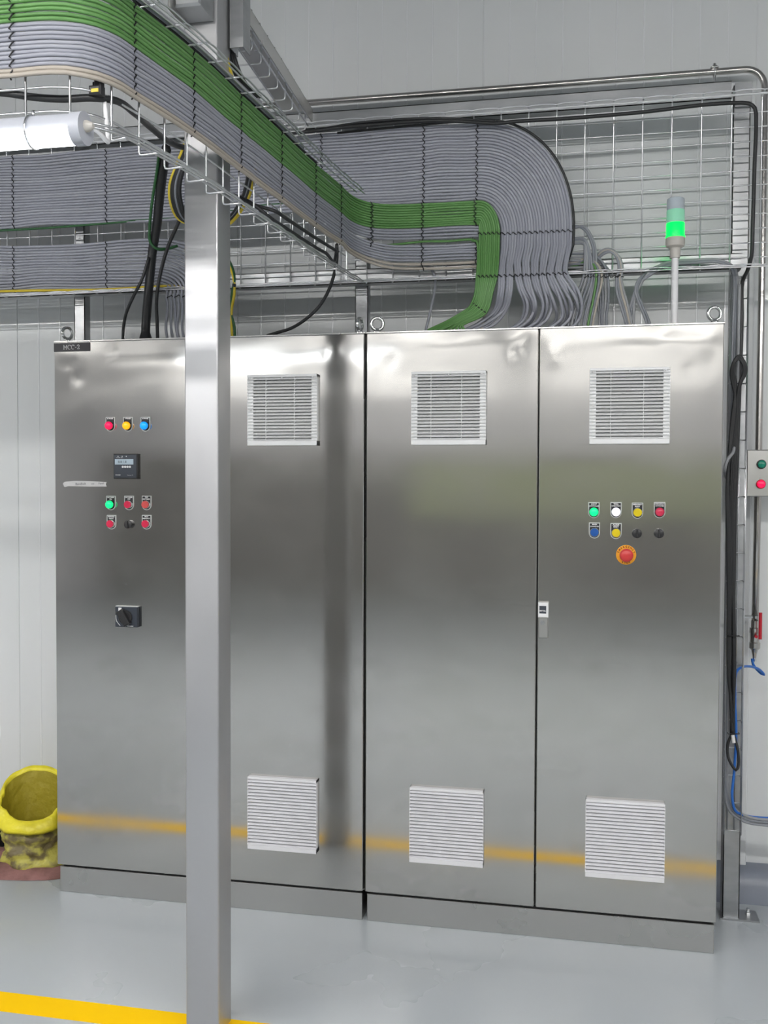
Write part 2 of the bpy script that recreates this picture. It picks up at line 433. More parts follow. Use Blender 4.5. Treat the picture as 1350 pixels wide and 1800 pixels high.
# slab serif letters drawn as strokes
def slab(textstr, x, z, h, m, parent, y):
    P = []; cx = x; wd = h*0.85
    def L(*pts): P.append([(cx+a*wd, y, z+b*h) for a, b in pts])
    for ch in textstr:
        if ch == 'M':
            L((.08, 0), (.08, 1)); L((.08, 1), (.5, .25), (.92, 1)); L((.92, 1), (.92, 0)); L((-.05, 0), (.25, 0)); L((.75, 0), (1.05, 0)); L((-.05, 1), (.12, 1)); L((.9, 1), (1.05, 1)); cx += wd*1.28
        elif ch == 'C':
            L(*[(.5+.46*math.cos(math.radians(a)), .5+.52*math.sin(math.radians(a))) for a in range(45, 320, 22)]); L((.86, .72), (.86, 1.02)); cx += wd*1.12
        elif ch == '-': L((0.05, .42), (.5, .42)); cx += wd*.66
        elif ch == '2':
            L((.08, .72), (.15, .92), (.4, 1.02), (.66, .92), (.7, .7), (.5, .42), (.08, .03), (.74, .03), (.78, .25)); cx += wd
    return strokes(P, h*0.078, m, parent)
slab('MCC-2', 0.045, 2.0725, 0.0155, M['ink'], np_, -0.0035)

def tagplate(xc, zc, lines, parent, big_bottom=False):
    """legend plate around a button; xc, zc = centre of the button"""
    w_, top = 0.0185, 0.0345
    def shape(s):
        pts = [(-w_+s, top-s), (-w_+s, 0.0)]
        pts += [(-(w_-s)*math.cos(a), -(w_-s)*math.sin(a)*1.02) for a in [math.pi*k/14 for k in range(1, 14)]]
        pts += [(w_-s, 0.0), (w_-s, top-s)]
        return pts
    def slabm(s, y0, y1, m, nm, par):
        p = shape(s); n = len(p)
        v = [(xc+a, y0, zc+b) for a, b in p]+[(xc+a, y1, zc+b) for a, b in p]
        f = [tuple(range(n)), tuple(range(2*n-1, n-1, -1))]+[((i+1) % n, i, n+i, n+(i+1) % n) for i in range(n)]
        return link(nm, v, f, m, par)
    o = slabm(0, -0.0030, -0.0003, M['tagrim'], 'legend_plate', parent)
    slabm(0.0026, -0.0036, -0.0028, M['tag'], 'legend_insert', o)
    for i, ln in enumerate(lines):
        text(ln, 0.0064 if len(ln) < 8 else 0.0052, (xc, -0.0038, zc+top-0.0062-0.0066*i), M['ink'], o, bold=0.0002)
    return o

def button(u, v, capm, lines, parent, style='lamp', label=None):
    p = at(u, v, y=-0.02); xc, zc = p.x, p.z
    t = None
    host = parent
    if lines: host = tagplate(xc, zc-0.002, lines, parent)
    nm = {'lamp': 'pilot_lamp', 'flush': 'push_button', 'key': 'selector_knob'}[style]
    if style == 'key':
        b = MB().lathe([(0.0165, 0.0), (0.0165, 0.008), (0.0155, 0.0135), (0.012, 0.0155), (0.0001, 0.016)], (xc, 0, zc), 'y', 24)
        o = sharp(b.build('selector_knob', M['black'], parent), 40)
        MB().box(xc-0.003, xc+0.003, -0.021, -0.015, zc-0.013, zc+0.013, 0.001).build('knob_grip', M['black'], o).rotation_euler = (0, 0, 0)
    else:
        o = sharp(MB().lathe([(0.0158, 0.002), (0.0158, 0.011), (0.0145, 0.0125), (0.0135, 0.0125)], (xc, 0, zc), 'y', 24).build('bezel_ring', M['chrome'] if style == 'flush' else M['black'], host), 40)
        if host is not parent: pass
        if style == 'flush':
            cp = MB().lathe([(0.0138, 0.004), (0.0138, 0.0175), (0.0128, 0.0185), (0.0001, 0.0188)], (xc, 0, zc), 'y', 24)
        else:
            cp = MB().lathe([(0.0146, 0.004), (0.0146, 0.019), (0.0125, 0.0225), (0.007, 0.0245), (0.0001, 0.025)], (xc, 0, zc), 'y', 24)
        o = sharp(cp.build(nm, capm, parent), 40)
    if label: o['label'] = label
    return o
button(190, 748, M['r_on'], ['R PHASE'], cA, label='lit red pilot lamp')
button(221, 748, M['y_on'], ['Y PHASE'], cA, label='lit amber pilot lamp')
button(252, 748, M['b_on'], ['B PHASE'], cA, label='lit blue pilot lamp')
button(191, 887, M['g_on'], ['INCOMER', 'ON'], cA, label='lit green pilot lamp')
button(223, 887, M['r_off'], ['INCOMER', 'OFF'], cA, 'flush', 'red push button')
button(254, 887, M['r_off2'], ['TRIP', 'INCOMER'], cA, 'flush', 'dull red push button')
button(192, 921, M['r_off'], ['SPD/SURGE', 'FAULT'], cA, 'flush', 'red push button')
button(223, 922, None, None, cA, 'key', 'black selector knob')
button(254, 921, M['r_off'], ['MCC', 'EMERGENCY'], cA, 'flush', 'red push button')
button(1044, 900, M['g_on'], ['LAN IP', 'CONTROLLER'], cB, label='lit green pilot lamp')
button(1083, 900, M['w_on'], ['TRIAL', 'OPERATION'], cB, label='lit white pilot lamp')
button(1121, 901, M['y_off'], ['EMERGENCY', 'RESET'], cB, 'flush', 'yellow push button')
button(1160, 900, M['r_off'], ['EMERGENCY', 'ACTIVATED'], cB, label='unlit red pilot lamp')
button(1045, 936, M['b_off'], ['MAIN', 'CONVEYOR'], cB, 'flush', 'blue push button')
button(1083, 937, M['y_off'], ['ALARM', 'RESET'], cB, 'flush', 'yellow push button')
button(1120, 938, None, None, cB, 'key', 'black selector knob')
button(1159, 938, None, None, cB, 'key', 'black selector knob')
# emergency stop
p = at(1101, 976, y=-0.02)
es = MB().lathe([(0.033, 0.0005), (0.033, 0.0035), (0.032, 0.0045), (0.0001, 0.0045)], (p.x, 0, p.z), 'y', 36).build('emergency_stop_ring', M['estopring'], cB)
sharp(es, 40); es['label'] = 'yellow emergency stop ring'
sharp(MB().lathe([(0.014, 0.004), (0.014, 0.016), (0.021, 0.020), (0.0225, 0.026), (0.021, 0.031), (0.014, 0.0345), (0.0001, 0.0355)], (p.x, 0, p.z), 'y', 32).build('emergency_stop_button', M['estopred'], es), 50)
def ring_text(s, a0, a1, rad, flip=False):
    for i, ch in enumerate(s):
        a = math.radians(a0+(a1-a0)*i/(len(s)-1))
        o = text(ch, 0.0085, (p.x+rad*math.cos(a), -0.0049, p.z+rad*math.sin(a)), M['text_red'], es, 'ring_letter', bold=0.0003)
        o.rotation_euler = (math.pi/2, -(a-math.pi/2) if not flip else -(a+math.pi/2), 0)
ring_text('EMERGENCY', 160, 20, 0.0273); ring_text('STOP', 245, 295, 0.0273, True)

# power meter
mt = MB().box(0.251, 0.347, -0.014, 0.0, 1.586, 1.679, 0.0015).build('power_meter', M['black'], cA); mt['label'] = 'dark square power meter'
MB().box(0.2545, 0.3435, -0.0155, -0.0135, 1.590, 1.6755, 0.0008).build('meter_face', M['meter'], mt)
MB().box(0.258, 0.332, -0.0162, -0.015, 1.639, 1.659, 0.0004).build('meter_display', M['lcd'], mt)
kk = MB()
for i in range(4): kk.lathe([(0.0042, 0.0150), (0.0042, 0.0168), (0.0036, 0.0174), (0.0001, 0.0174)], (0.290+i*0.0095, 0, 1.6305), 'y', 12)
kk.build('meter_keys', M['white'], mt)
kk = MB()
for i in range(3): kk.lathe([(0.0018, 0.015), (0.0018, 0.0162), (0.0001, 0.0163)], (0.271+i*0.0165, 0, 1.6695), 'y', 8)
kk.build('meter_leds', M['white'], mt)
text('8.8:1.8', 0.013, (0.288, -0.0166, 1.6485), M['meter'], mt)
text('Schneider', 0.0052, (0.2705, -0.0159, 1.6005), M['ink'], mt, bold=0.0001)
text('PowerLogic  EM', 0.0035, (0.319, -0.0159, 1.5995), M['ink'], mt)
text('kVA  kWh  kVAh', 0.0035, (0.277, -0.0159, 1.6645), M['ink'], mt)

# rotary isolator switch
sw = MB().box(0.258, 0.347, -0.020, 0.0, 1.034, 1.109, 0.002).build('isolator_switch', M['meter'], cA); sw['label'] = 'black rotary isolator switch'
MB().box(0.256, 0.345, -0.012, 0.0, 1.1085, 1.1115).build('switch_rim', M['tagrim'], sw)
kn = MB().box(-0.0125, 0.0125, -0.045, -0.018, -0.031, 0.031, 0.003).build('switch_lever', M['black'], sw); kn.location = (0.300, 0, 1.071); kn.rotation_euler = (0, math.radians(-32), 0)
sharp(MB().lathe([(0.027, 0.018), (0.027, 0.024), (0.024, 0.027), (0.0001, 0.027)], (0.300, 0, 1.071), 'y', 28).build('switch_hub', M['black'], sw), 40)
MB().box(0.272, 0.2845, -0.0212, -0.0195, 1.094, 1.106).build('switch_label', M['ink'], sw)
strokes([[(0.262, -0.0208, 1.078), (0.2625, -0.0208, 1.064), (0.265, -0.0208, 1.055), (0.273, -0.0208, 1.045), (0.279, -0.0208, 1.039)]], 0.0011, M['ink'], sw, 'arrow_mark')
text('Schneider', 0.0062, (0.320, -0.0205, 1.0385), M['ink'], sw, bold=0.0002)

# door handle on the right door
hd = MB().box(1.8195, 1.8525, -0.016, 0.0, 1.046, 1.169, 0.003).build('door_handle', M['steel'], dB2)
MB().box(1.8185, 1.8535, -0.026, -0.014, 1.118, 1.169, 0.003).build('handle_grip', M['vent'], hd)
MB().box(1.823, 1.846, -0.0268, -0.0255, 1.132, 1.158, 0.0003).build('handle_badge', M['meter'], hd)
text('RITTAL', 0.0065, (1.8345, -0.0271, 1.141), M['ink'], hd, bold=0.0002)
sharp(MB().lathe([(0.0078, 0.015), (0.0078, 0.0185), (0.0045, 0.0185), (0.0045, 0.0165), (0.0001, 0.0165)], (1.834, 0, 1.1), 'y', 20).build('key_lock', M['chrome'], hd), 40)

# handwritten tape on the left door
tp = [(0.038, 1.5700), (0.046, 1.5765), (0.085, 1.5800), (0.150, 1.5790), (0.218, 1.5760), (0.214, 1.5680), (0.218, 1.5590), (0.150, 1.5585), (0.060, 1.5600), (0.048, 1.5560), (0.043, 1.5580)]
tp = [(x, z-0.002) for x, z in tp]; n = len(tp)
tapo = link('paper_tape', [(x, -0.0032, z) for x, z in tp]+[(x, -0.0022, z) for x, z in tp], [tuple(range(n))[::-1], tuple(range(n, 2*n))]+[(i, (i+1) % n, n+(i+1) % n, n+i) for i in range(n)], M['tape'])
tag(tapo, 'torn strip of white tape with handwriting stuck below the power meter', 'tape')
for i_, (s_, x_) in enumerate((('Bandhuk', 0.112), ('ctr.', 0.163), ('Panel', 0.196))):
    o = text(s_, 0.0125 if i_ == 0 else 0.0105, (x_, -0.0036, 1.5665+0.001*i_), M['pen'], tapo); o.rotation_euler = (math.pi/2, math.radians(-3), 0); o.scale = (1, 1, 1)

# ================================================================== COLUMN
ct = thing('steel_column', 'square steel column standing in front of the left cabinet', 'column', None, (0.92, -0.75, 0))
s0 = 0.05
def rsq(s, r, n=4):
    P = []
    for cx, cy, a0 in ((s-r, -s+r, -90), (s-r, s-r, 0), (-s+r, s-r, 90), (-s+r, -s+r, 180)):
        for k in range(n+1):
            a = math.radians(a0+90*k/n); P.append((cx+r*math.cos(a), cy+r*math.sin(a)))
    return P
P = rsq(s0, 0.006); n = len(P); v = []; f = []
for z in (0.0, ROOM_Z):
    for x, y in P: v.append((x, y, z))
f = [(i, (i+1) % n, n+(i+1) % n, n+i) for i in range(n)]+[tuple(range(n))[::-1], tuple(range(n, 2*n))]
o = sharp(link('shaft', v, f, M['column'], ct), 40)
# bracket at the head of the column (above the tray)
bk = thing('column_bracket', 'dark box bracket on the column near the top edge of the photo', 'bracket')
q0 = at(313, 8, y=-0.86); q1 = at(350, 24, y=-0.86)
MB().box(q0.x+0.005, q1.x+0.02, -0.90, -0.80, q1.z+0.004, 3.3, 0.006).build('bracket_box', M['galv'], bk)
MB().box(q0.x-0.004, q0.x+0.006, -0.92, -0.80, q1.z-0.008, 3.3, 0.002).build('bracket_plate', M['steel'], bk)

# ================================================================== SUPPORT FRAME behind the wall tray
fr = thing('support_frame', 'galvanised strut frame carrying the wall cable tray', 'frame')
def chan(x0, x1, y0, y1, z0, z1, name='rail'):
    b = MB()
    if (x1-x0) > (z1-z0):
        b.box(x0, x1, y0, y0+0.003, z0, z1); b.box(x0, x1, y0, y1, z1-0.003, z1); b.box(x0, x1, y0, y1, z0, z0+0.003)
    else:
        b.box(x0, x1, y0, y0+0.003, z0, z1); b.box(x0, x0+0.003, y0, y1, z0, z1); b.box(x1-0.003, x1, y0, y1, z0, z1)
    return b.build(name, M['galv'], fr)
chan(-0.9, 2.46, 0.248, 0.295, 2.921, 2.982); chan(-0.9, 2.50, 0.248, 0.295, 2.328, 2.383)
chan(-0.080, -0.034, 0.300, 0.345, 0.0, 2.985, 'upright'); chan(2.474, 2.532, 0.300, 0.360, 0.006, 2.985, 'upright'); chan(1.10, 1.15, 0.30, 0.345, 0.0, 2.985, 'upright')
MB().box(2.465, 2.60, 0.285, 0.375, 0.0, 0.006).build('base_plate', M['galv'], fr)
sharp(MB().lathe([(0.011, 0.006), (0.011, 0.016), (0.006, 0.016), (0.006, 0.03)], (2.568, 0.335, 0), 'z', 6).build('anchor_bolt', M['chrome'], fr))
MB().box(2.478, 2.535, 0.290, 0.300, 2.905, 2.99).build('corner_plate', M['galv'], fr)

# ================================================================== CABLE TRAYS
WR = 0.0027
def basket(t, path, z_lo, z_hi, depth, zrails, cross_step=0.1, wave=0.004, s0=0.0, skip_top=None, side=1):
    """path: function s -> (pos(x,y), normal(x,y)); t gets one part per wire"""
    L = path['L']; fn = path['fn']
    ns = int((L-s0)/cross_step)+1
    for i in range(ns):
        s = s0+i*cross_step
        (x, y), (nx, ny) = fn(s)
        def P(d, z): return Vector((x+nx*d, y+ny*d, z))
        top = [P(depth, z_hi), P(0.008, z_hi), P(0.002, z_hi-0.002), P(0, z_hi-0.008)]
        bot = [P(0, z_lo+0.008), P(0.002, z_lo+0.002), P(0.008, z_lo), P(depth, z_lo)]
        v, f = tube_geo(top+bot, WR, 6); link('cross_wire', v, f, M['wire'], t, True)
    def rail(d, z, wavy=0):
        pts = []
        m = int(L/0.0125)
        for k in range(m+1):
            s = L*k/m; (x, y), (nx, ny) = fn(s)
            zz = z
            if wavy: zz += wavy*(abs(math.sin(math.pi*(s-s0)/cross_step))**0.6)
            pts.append((x+nx*d, y+ny*d, zz))
        v, f = tube_geo(pts, WR*0.95, 6); link('long_wire', v, f, M['wire'], t, True)
    for z in zrails: rail(-0.0045, z)
    for z, sg in ((z_hi, 1), (z_lo, -1)):
        rail(depth, z, wave*sg if sg > 0 else -wave*-1 if False else wave*0.9)
        rail(depth*0.55, z+(-0.0045 if sg > 0 else 0.0045)); rail(depth+0.0035, z-0.012 if sg > 0 else z-0.006)

wt = thing('wire_mesh_tray', 'long wire mesh cable tray fixed upright along the wall', 'cable tray')
X0w, X1w = -0.94, 2.96
basket(wt, dict(L=X1w-X0w, fn=lambda s: ((X0w+s, 0.236), (0, -1))), 2.325, 2.918, 0.056, [2.365+0.05*k for k in range(11)])

# foreground tray path in plan
PL = [(-0.62, -1.50), (0.30, -1.505), (0.62, -1.505), (0.80, -1.503), (0.885, -1.498), (0.945, -1.470), (0.977, -1.42), (0.991, -1.345), (1.026, -1.116), (1.047, -.842), (1.070, -.554), (1.092, -.258), (1.118, -.02), (1.135, 0.11)]
PLs = [Vector((x, y, 0)) for x, y in PL]
PLs = spline(PLs, 0.01)
cum = [0.0]
for a, b_ in zip(PLs, PLs[1:]): cum.append(cum[-1]+(b_-a).length)
def plan(s):
    s = max(0, min(cum[-1]-1e-6, s))
    lo, hi = 0, len(cum)-1
    while hi-lo > 1:
        m = (lo+hi)//2
        if cum[m] <= s: lo = m
        else: hi = m
    u = (s-cum[lo])/(cum[lo+1]-cum[lo]); p = PLs[lo].lerp(PLs[lo+1], u)
    a = PLs[max(lo-2, 0)]; c = PLs[min(lo+3, len(PLs)-1)]; t = (c-a).normalized()
    return (p.x, p.y), (t.y, -t.x)      # normal to the right of travel (towards the camera)
def s_of(yv):   # arclength where the straight run reaches y
    return min(range(len(PLs)), key=lambda i: abs(PLs[i].y-yv)+(10 if PLs[i].x < 0.9 else 0))
OFF = -0.010
def basefn(s):
    (x, y), (nx, ny) = plan(s); return (x+nx*OFF, y+ny*OFF), (nx, ny)
ft = thing('wire_mesh_tray', 'wire mesh cable tray curving in from upper left towards the wall', 'cable tray')
basket(ft, dict(L=cum[-1]-0.02, fn=basefn), 2.302, 2.628, 0.058, [2.345, 2.395, 2.445, 2.495, 2.545, 2.595], s0=0.035)

# upper side tray and channel, top centre
ut = thing('overhead_tray', 'small upper wire mesh tray hanging beside a steel channel, top centre', 'cable tray')
UA, UB = Vector((0.985, -0.66, 0)), Vector((0.952, 0.17, 0)); UD = (UB-UA).normalized(); UL = (UB-UA).length
def ufn(s):
    p = UA+UD*s; return (p.x-0.07, p.y), (UD.y, -UD.x)
for i in range(9):
    (x, y), (nx, ny) = ufn(0.03+i*0.095)
    def P(d, z): return Vector((x+nx*d, y+ny*d, z))
    v, f = tube_geo([P(0.065, 2.935), P(0.065, 2.885), P(0.063, 2.877), P(0.055, 2.875), P(-0.06, 2.875), P(-0.068, 2.88), P(-0.07, 2.90), P(-0.07, 2.94)], WR, 6)
    link('cross_wire', v, f, M['wire'], ut, True)
for d, z in ((0.065, 2.935), (0.065, 2.905), (0.03, 2.872), (-0.02, 2.872), (-0.07, 2.94)):
    pts = [(ufn(s)[0][0]+ufn(s)[1][0]*d, ufn(s)[0][1]+ufn(s)[1][1]*d, z) for s in [UL*k/20 for k in range(21)]]
    v, f = tube_geo(pts, WR, 6); link('long_wire', v, f, M['wire'], ut, True)
ch = MB()
def uquad(d0, d1, z0, z1):
    c = []
    for s in (0, UL+0.06):
        p = UA+UD*s
        for d, z in ((d0, z0), (d1, z0), (d1, z1), (d0, z1)): c.append((p.x+UD.y*d, p.y-UD.x*d, z))
    ch.add(c, [(0, 3, 2, 1), (4, 5, 6, 7), (0, 1, 5, 4), (1, 2, 6, 5), (2, 3, 7, 6), (3, 0, 4, 7)])
uquad(-0.003, 0.0, 2.935, 2.985); uquad(-0.12, 0.0, 2.982, 2.985)
uc = ch.build('steel_channel', M['steel']); tag(uc, 'flat steel channel running down from the top centre to the wall', 'channel')
hb = thing('hanger_channel', 'vertical galvanised hanger channel right of the column at the top edge', 'channel')
MB().box(0.975, 0.978, -0.72, -0.66, 2.80, ROOM_Z).box(0.978, 1.012, -0.72, -0.717, 2.80, ROOM_Z).box(1.012, 1.015, -0.72, -0.66, 2.80, ROOM_Z).build('channel_web', M['galv'], hb)
b = MB()
for i in range(9):   # nuts and clips along the channel top
    p = UA+UD*(0.06+0.085*i); b.lathe([(0.006, 2.985), (0.006, 2.995), (0.003, 2.995), (0.003, 3.004)], (p.x-0.012, p.y, 0), 'z', 6)
b.build('bolts', M['chrome'], uc)

# ================================================================== CABLES
YC = 0.218
def tie_run(pts, side, along, bump=0.0, r=0.0020, name='cable_tie', label='', group='', n_sub=1, tail=True):
    """pts: cable centres across the bundle; side: unit vector to the visible side; along: unit vector along cables"""
    S_ = Vector(side); A_ = Vector(along); full = []
    if len(pts) < 2: return
    for i, (p, rad) in enumerate(pts):
        p = Vector(p); d = rad+r*0.9
        if i % 2 == 0:
            if i: full.append(p-S_*0.001-A_*0.005-(p-Vector(pts[i-1][0]))*0.5)
            full.append(p+S_*d-A_*0.0045)
        else:
            full.append(p+S_*d+A_*0.0035)
    if tail: full.append(full[-1]+(Vector(pts[-1][0])-Vector(pts[-2][0])).normalized()*0.007-S_*0.008); full.insert(0, full[0]-(Vector(pts[1][0])-Vector(pts[0][0])).normalized()*0.006-S_*0.008)
    v, f = tube_geo(full, r, 5); o = link(name, v, f, M['tie']); tag(o, label, 'cable tie', group); return o

GT = 'black cable ties lacing the cable bundles'
def gcol(i, fam='grey'):
    L_ = M[fam]; return L_[(i*7+i//3) % len(L_)]

TIEX = [-0.298, 0.109, 0.56, 0.989, 1.379, 1.575]
def wav(x, i, amp, seed=0.0):
    """cable sag between the ties: zero at the ties"""
    X_ = TIEX
    for a, b_ in zip([X_[0]-0.42]+X_, X_+[X_[-1]+0.3]):
        if a <= x <= b_:
            u = (x-a)/(b_-a); e = math.sin(math.pi*u)
            return amp*(e*math.sin(i*0.16+a*9+seed)*1.3+math.sin(2*math.pi*u)*math.sin(i*0.11+a*5+seed)*0.8+e*0.5*noise.noise(Vector((i*0.35, x*2.5, seed))))
    return 0.0

# --- A: 25 grey cables along the top of the wall tray, arching down into the right cabinet
NA = 26; ARC_A = []
CX, CZ = 1.575, 2.485
for i in range(NA):
    t = i/(NA-1); z0 = 2.884-(2.884-2.603)*t
    ax = (1.913-CX)-((1.913-1.668))*t; az = z0-CZ
    pts = []
    x = -0.95
    while x < CX-0.01:
        pts.append(Vector((x, YC, z0+wav(x, i, 0.0034)))); x += 0.035
    ex = 0.86+0.14*t if True else 1     # flatter outside arcs
    N_ = 26
    for k in range(N_+1):
        a = math.pi/2*(1-k/N_); e = 2/(2.0+0.12*(1-t))
        pts.append(Vector((CX+ax*abs(math.cos(a))**e, YC, CZ+az*abs(math.sin(a))**e)))
    xd = CX+ax
    wob = 0.005*math.sin(i*0.25)
    xt = 1.913-(1.913-1.662)*t+0.002*math.sin(i*2.1)-0.012*(1-t)    # at lower tie
    pts += [Vector((xd+wob*0.5, YC-0.003, 2.43)), Vector((xt+wob, YC-0.025, 2.37)), Vector((xt, 0.164, 2.318))]
    # splay below the tray
    sh = random.uniform(-0.012, 0.012)
    if t < 0.35:
        q = 1-t/0.35
        pts += [Vector((xt+0.012+0.02*q, 0.158, 2.27)), Vector((xt+0.045+0.012*q+sh, 0.160+0.02*(i % 2), 2.215)), Vector((xt+0.052+sh, 0.18+0.02*(i % 3), 2.165)), Vector((xt+0.02*q+sh, 0.18+0.025*(i % 3), 2.125)), Vector((xt-0.03+sh, 0.2, 2.09))]
    elif t < 0.8:
        pts += [Vector((xt+0.012, 0.158, 2.27)), Vector((xt+0.034+sh*.7, 0.160+0.018*(i % 2), 2.215)), Vector((xt+0.022+sh, 0.18+0.02*(i % 3), 2.165)), Vector((xt-0.03+sh, 0.19+0.02*(i % 3), 2.13)), Vector((xt-0.085+sh, 0.2+0.02*(i % 3), 2.118)), Vector((xt-0.13+sh, 0.21, 2.09))]
    else:
        pts += [Vector((xt-0.002, 0.158, 2.26)), Vector((xt-0.02, 0.195, 2.205)), Vector((xt-0.075+sh, 0.19+.01*(i % 3), 2.155)), Vector((xt-0.13+sh, 0.2, 2.128)), Vector((xt-0.15+sh, 0.2, 2.09))]
    cable(pts[:-7]+spline(pts[-7:], 0.015)[1:], 0.0055, gcol(i), 'grey cable along the wall tray arching down into the right cabinet', 'grey cables of the wide upper bundle', raw=True)
ARC = 'row of black ties across the wide grey bundle'
for xi, x in enumerate(TIEX):
    if x == 0.56: continue
    lab = ['black tie row across the upper grey bundle at the left edge', 'black tie row across the upper grey bundle left of the column', '', 'black tie row across the upper grey bundle where the trays meet', 'black tie row across the upper grey bundle above the lifting eyes', 'black tie row across the grey bundle at the start of its bend'][xi]
    tie_run([((x, YC, 2.884-(2.884-2.603)*i/(NA-1)), 0.0055) for i in range(NA)], (0, -1, 0), (1, 0, 0), label=lab, group=None)
tie_run([((CX+(1.913-CX)-(1.913-1.668)*i/(NA-1), YC, CZ-0.004), 0.0055) for i in range(NA)], (0, -1, 0), (0, 0, 1), label='black tie row across the grey cables just below their bend')
tie_run([((1.901-(1.901-1.662)*i/(NA-1), 0.164, 2.318), 0.0057) for i in range(NA)], (0, -1, 0), (0, 0, 1), label='black tie row across the grey cables at the tray bottom')
# black cable round the outside of the bend
t = -0.045; axb = (1.913-CX)-0.245*t; azb = 2.884+0.281*0.045-CZ
bp = [Vector((1.05, YC-.004, 2.885)), Vector((1.3, YC-.004, 2.892)), Vector((1.5, YC-.004, 2.897))]
bp += [Vector((CX+axb*abs(math.cos(a))**(2/2.125), YC-.003, CZ+azb*abs(math.sin(a))**(2/2.125))) for a in [math.pi/2*(1-k/26) for k in range(27)]]
bp += [Vector((1.922, YC-.003, 2.43)), Vector((1.905, YC+.006, 2.375))]
cable(bp, 0.0048, M['blackcab'], 'thin black cable round the outside of the grey bend', raw=True)

# --- B: 16 grey cables, lower left, dropping down behind the column
for i in range(16):
    z0 = 2.522-0.0118*i; ax = 0.30-0.0155*i; cx = 0.315; az = z0-2.29
    pts = []; x = -0.95
    while x < cx: pts.append(Vector((x, YC, z0+wav(x, i, 0.0045, 1.7)))); x += 0.035
    for k in range(13):
        a = math.pi/2*(1-k/12); pts.append(Vector((cx+ax*math.cos(a), YC-0.05*(k/12)**2, 2.29+az*math.sin(a))))
    sh = random.uniform(-.02, .02)
    pts += spline([pts[-1], Vector((cx+ax+0.004, 0.17, 2.25)), Vector((cx+ax+sh, 0.18, 2.17)), Vector((cx+ax+sh*1.3+0.01, 0.2, 2.09))], 0.02)[1:]
    cable(pts, 0.0054, gcol(i), 'grey cable of the lower left bundle dropping behind the column', 'grey cables of the lower left bundle', raw=True)
for x, lab in ((-0.298, 'black tie row across the lower grey bundle at the left edge'), (0.109, 'black tie row across the lower grey bundle left of the column')):
    tie_run([((x, YC, 2.522-0.0118*i), 0.0055) for i in range(16)], (0, -1, 0), (1, 0, 0), label=lab)
tie_run([((0.39+0.0155*i, YC-0.05, 2.29), 0.0055) for i in range(14)], (0, -1, 0), (0, 0, 1), label='black tie row across the grey drop cables behind the column')
cable([(-0.9, YC, 2.597), (-0.2, YC, 2.592), (0.1, YC-.002, 2.597), (0.3, YC, 2.603), (0.5, YC, 2.603), (0.72, YC, 2.632), (0.95, YC, 2.634)], 0.0045, M['dgreen'], 'single dark green cable under the upper grey bundle at left')
cable([(-0.9, YC-.012, 2.346), (-0.3, YC-.012, 2.344), (0.1, YC-.012, 2.335), (0.3, YC-.012, 2.338), (0.42, YC-.012, 2.335), (0.5, YC-.02, 2.30), (0.52, .19, 2.2), (0.53, .2, 2.09)], 0.005, M['yg'], 'yellow green cable lying along the bottom rim of the wall tray')

# --- F: foreground bundle (10 green, 10 grey, 2 beige) on the near tray
def fore(zs, ze, m, idx, end, label, group, r=0.0047, front=0.0):
    pts = []
    s = 0.0; send = cum[-1]-0.10
    ts = TS
    while s < send:
        (x, y), (nx, ny) = plan(s)
        am = 0.0
        for a, b_ in zip(ts, ts[1:]):
            if a <= s <= b_:
                u = (s-a)/(b_-a); am = math.sin(math.pi*u)
        dz = am*(0.0026*math.sin(idx*0.35+int(s*1.3))+0.0026*noise.noise(Vector((idx*.3, s*2.5, 5.0))))
        zz = zs
        k = max(0.0, (s-(send-0.55))/0.55)
        pts.append(Vector((x+nx*front, y+ny*front, zz+dz))); s += 0.03
    return pts
TS = []
def nearest_s(px, py):
    i = min(range(len(PLs)), key=lambda k: (PLs[k].x-px)**2+(PLs[k].y-py)**2); return cum[i]
TIEF = [(0.40, -1.505), (0.79, -1.503), (0.991, -1.362), (1.026, -1.116), (1.047, -.842), (1.07, -.554), (1.089, -.258), (1.118, -.02)]
TS = sorted(nearest_s(*q) for q in TIEF)
greenZ = [2.597-0.0089*i for i in range(10)]
greyY = [405, 409.5, 415, 420, 434, 439, 444, 448.5, 454, 459]
greyZ = [2.508-(y-404)*0.00208 for y in greyY]
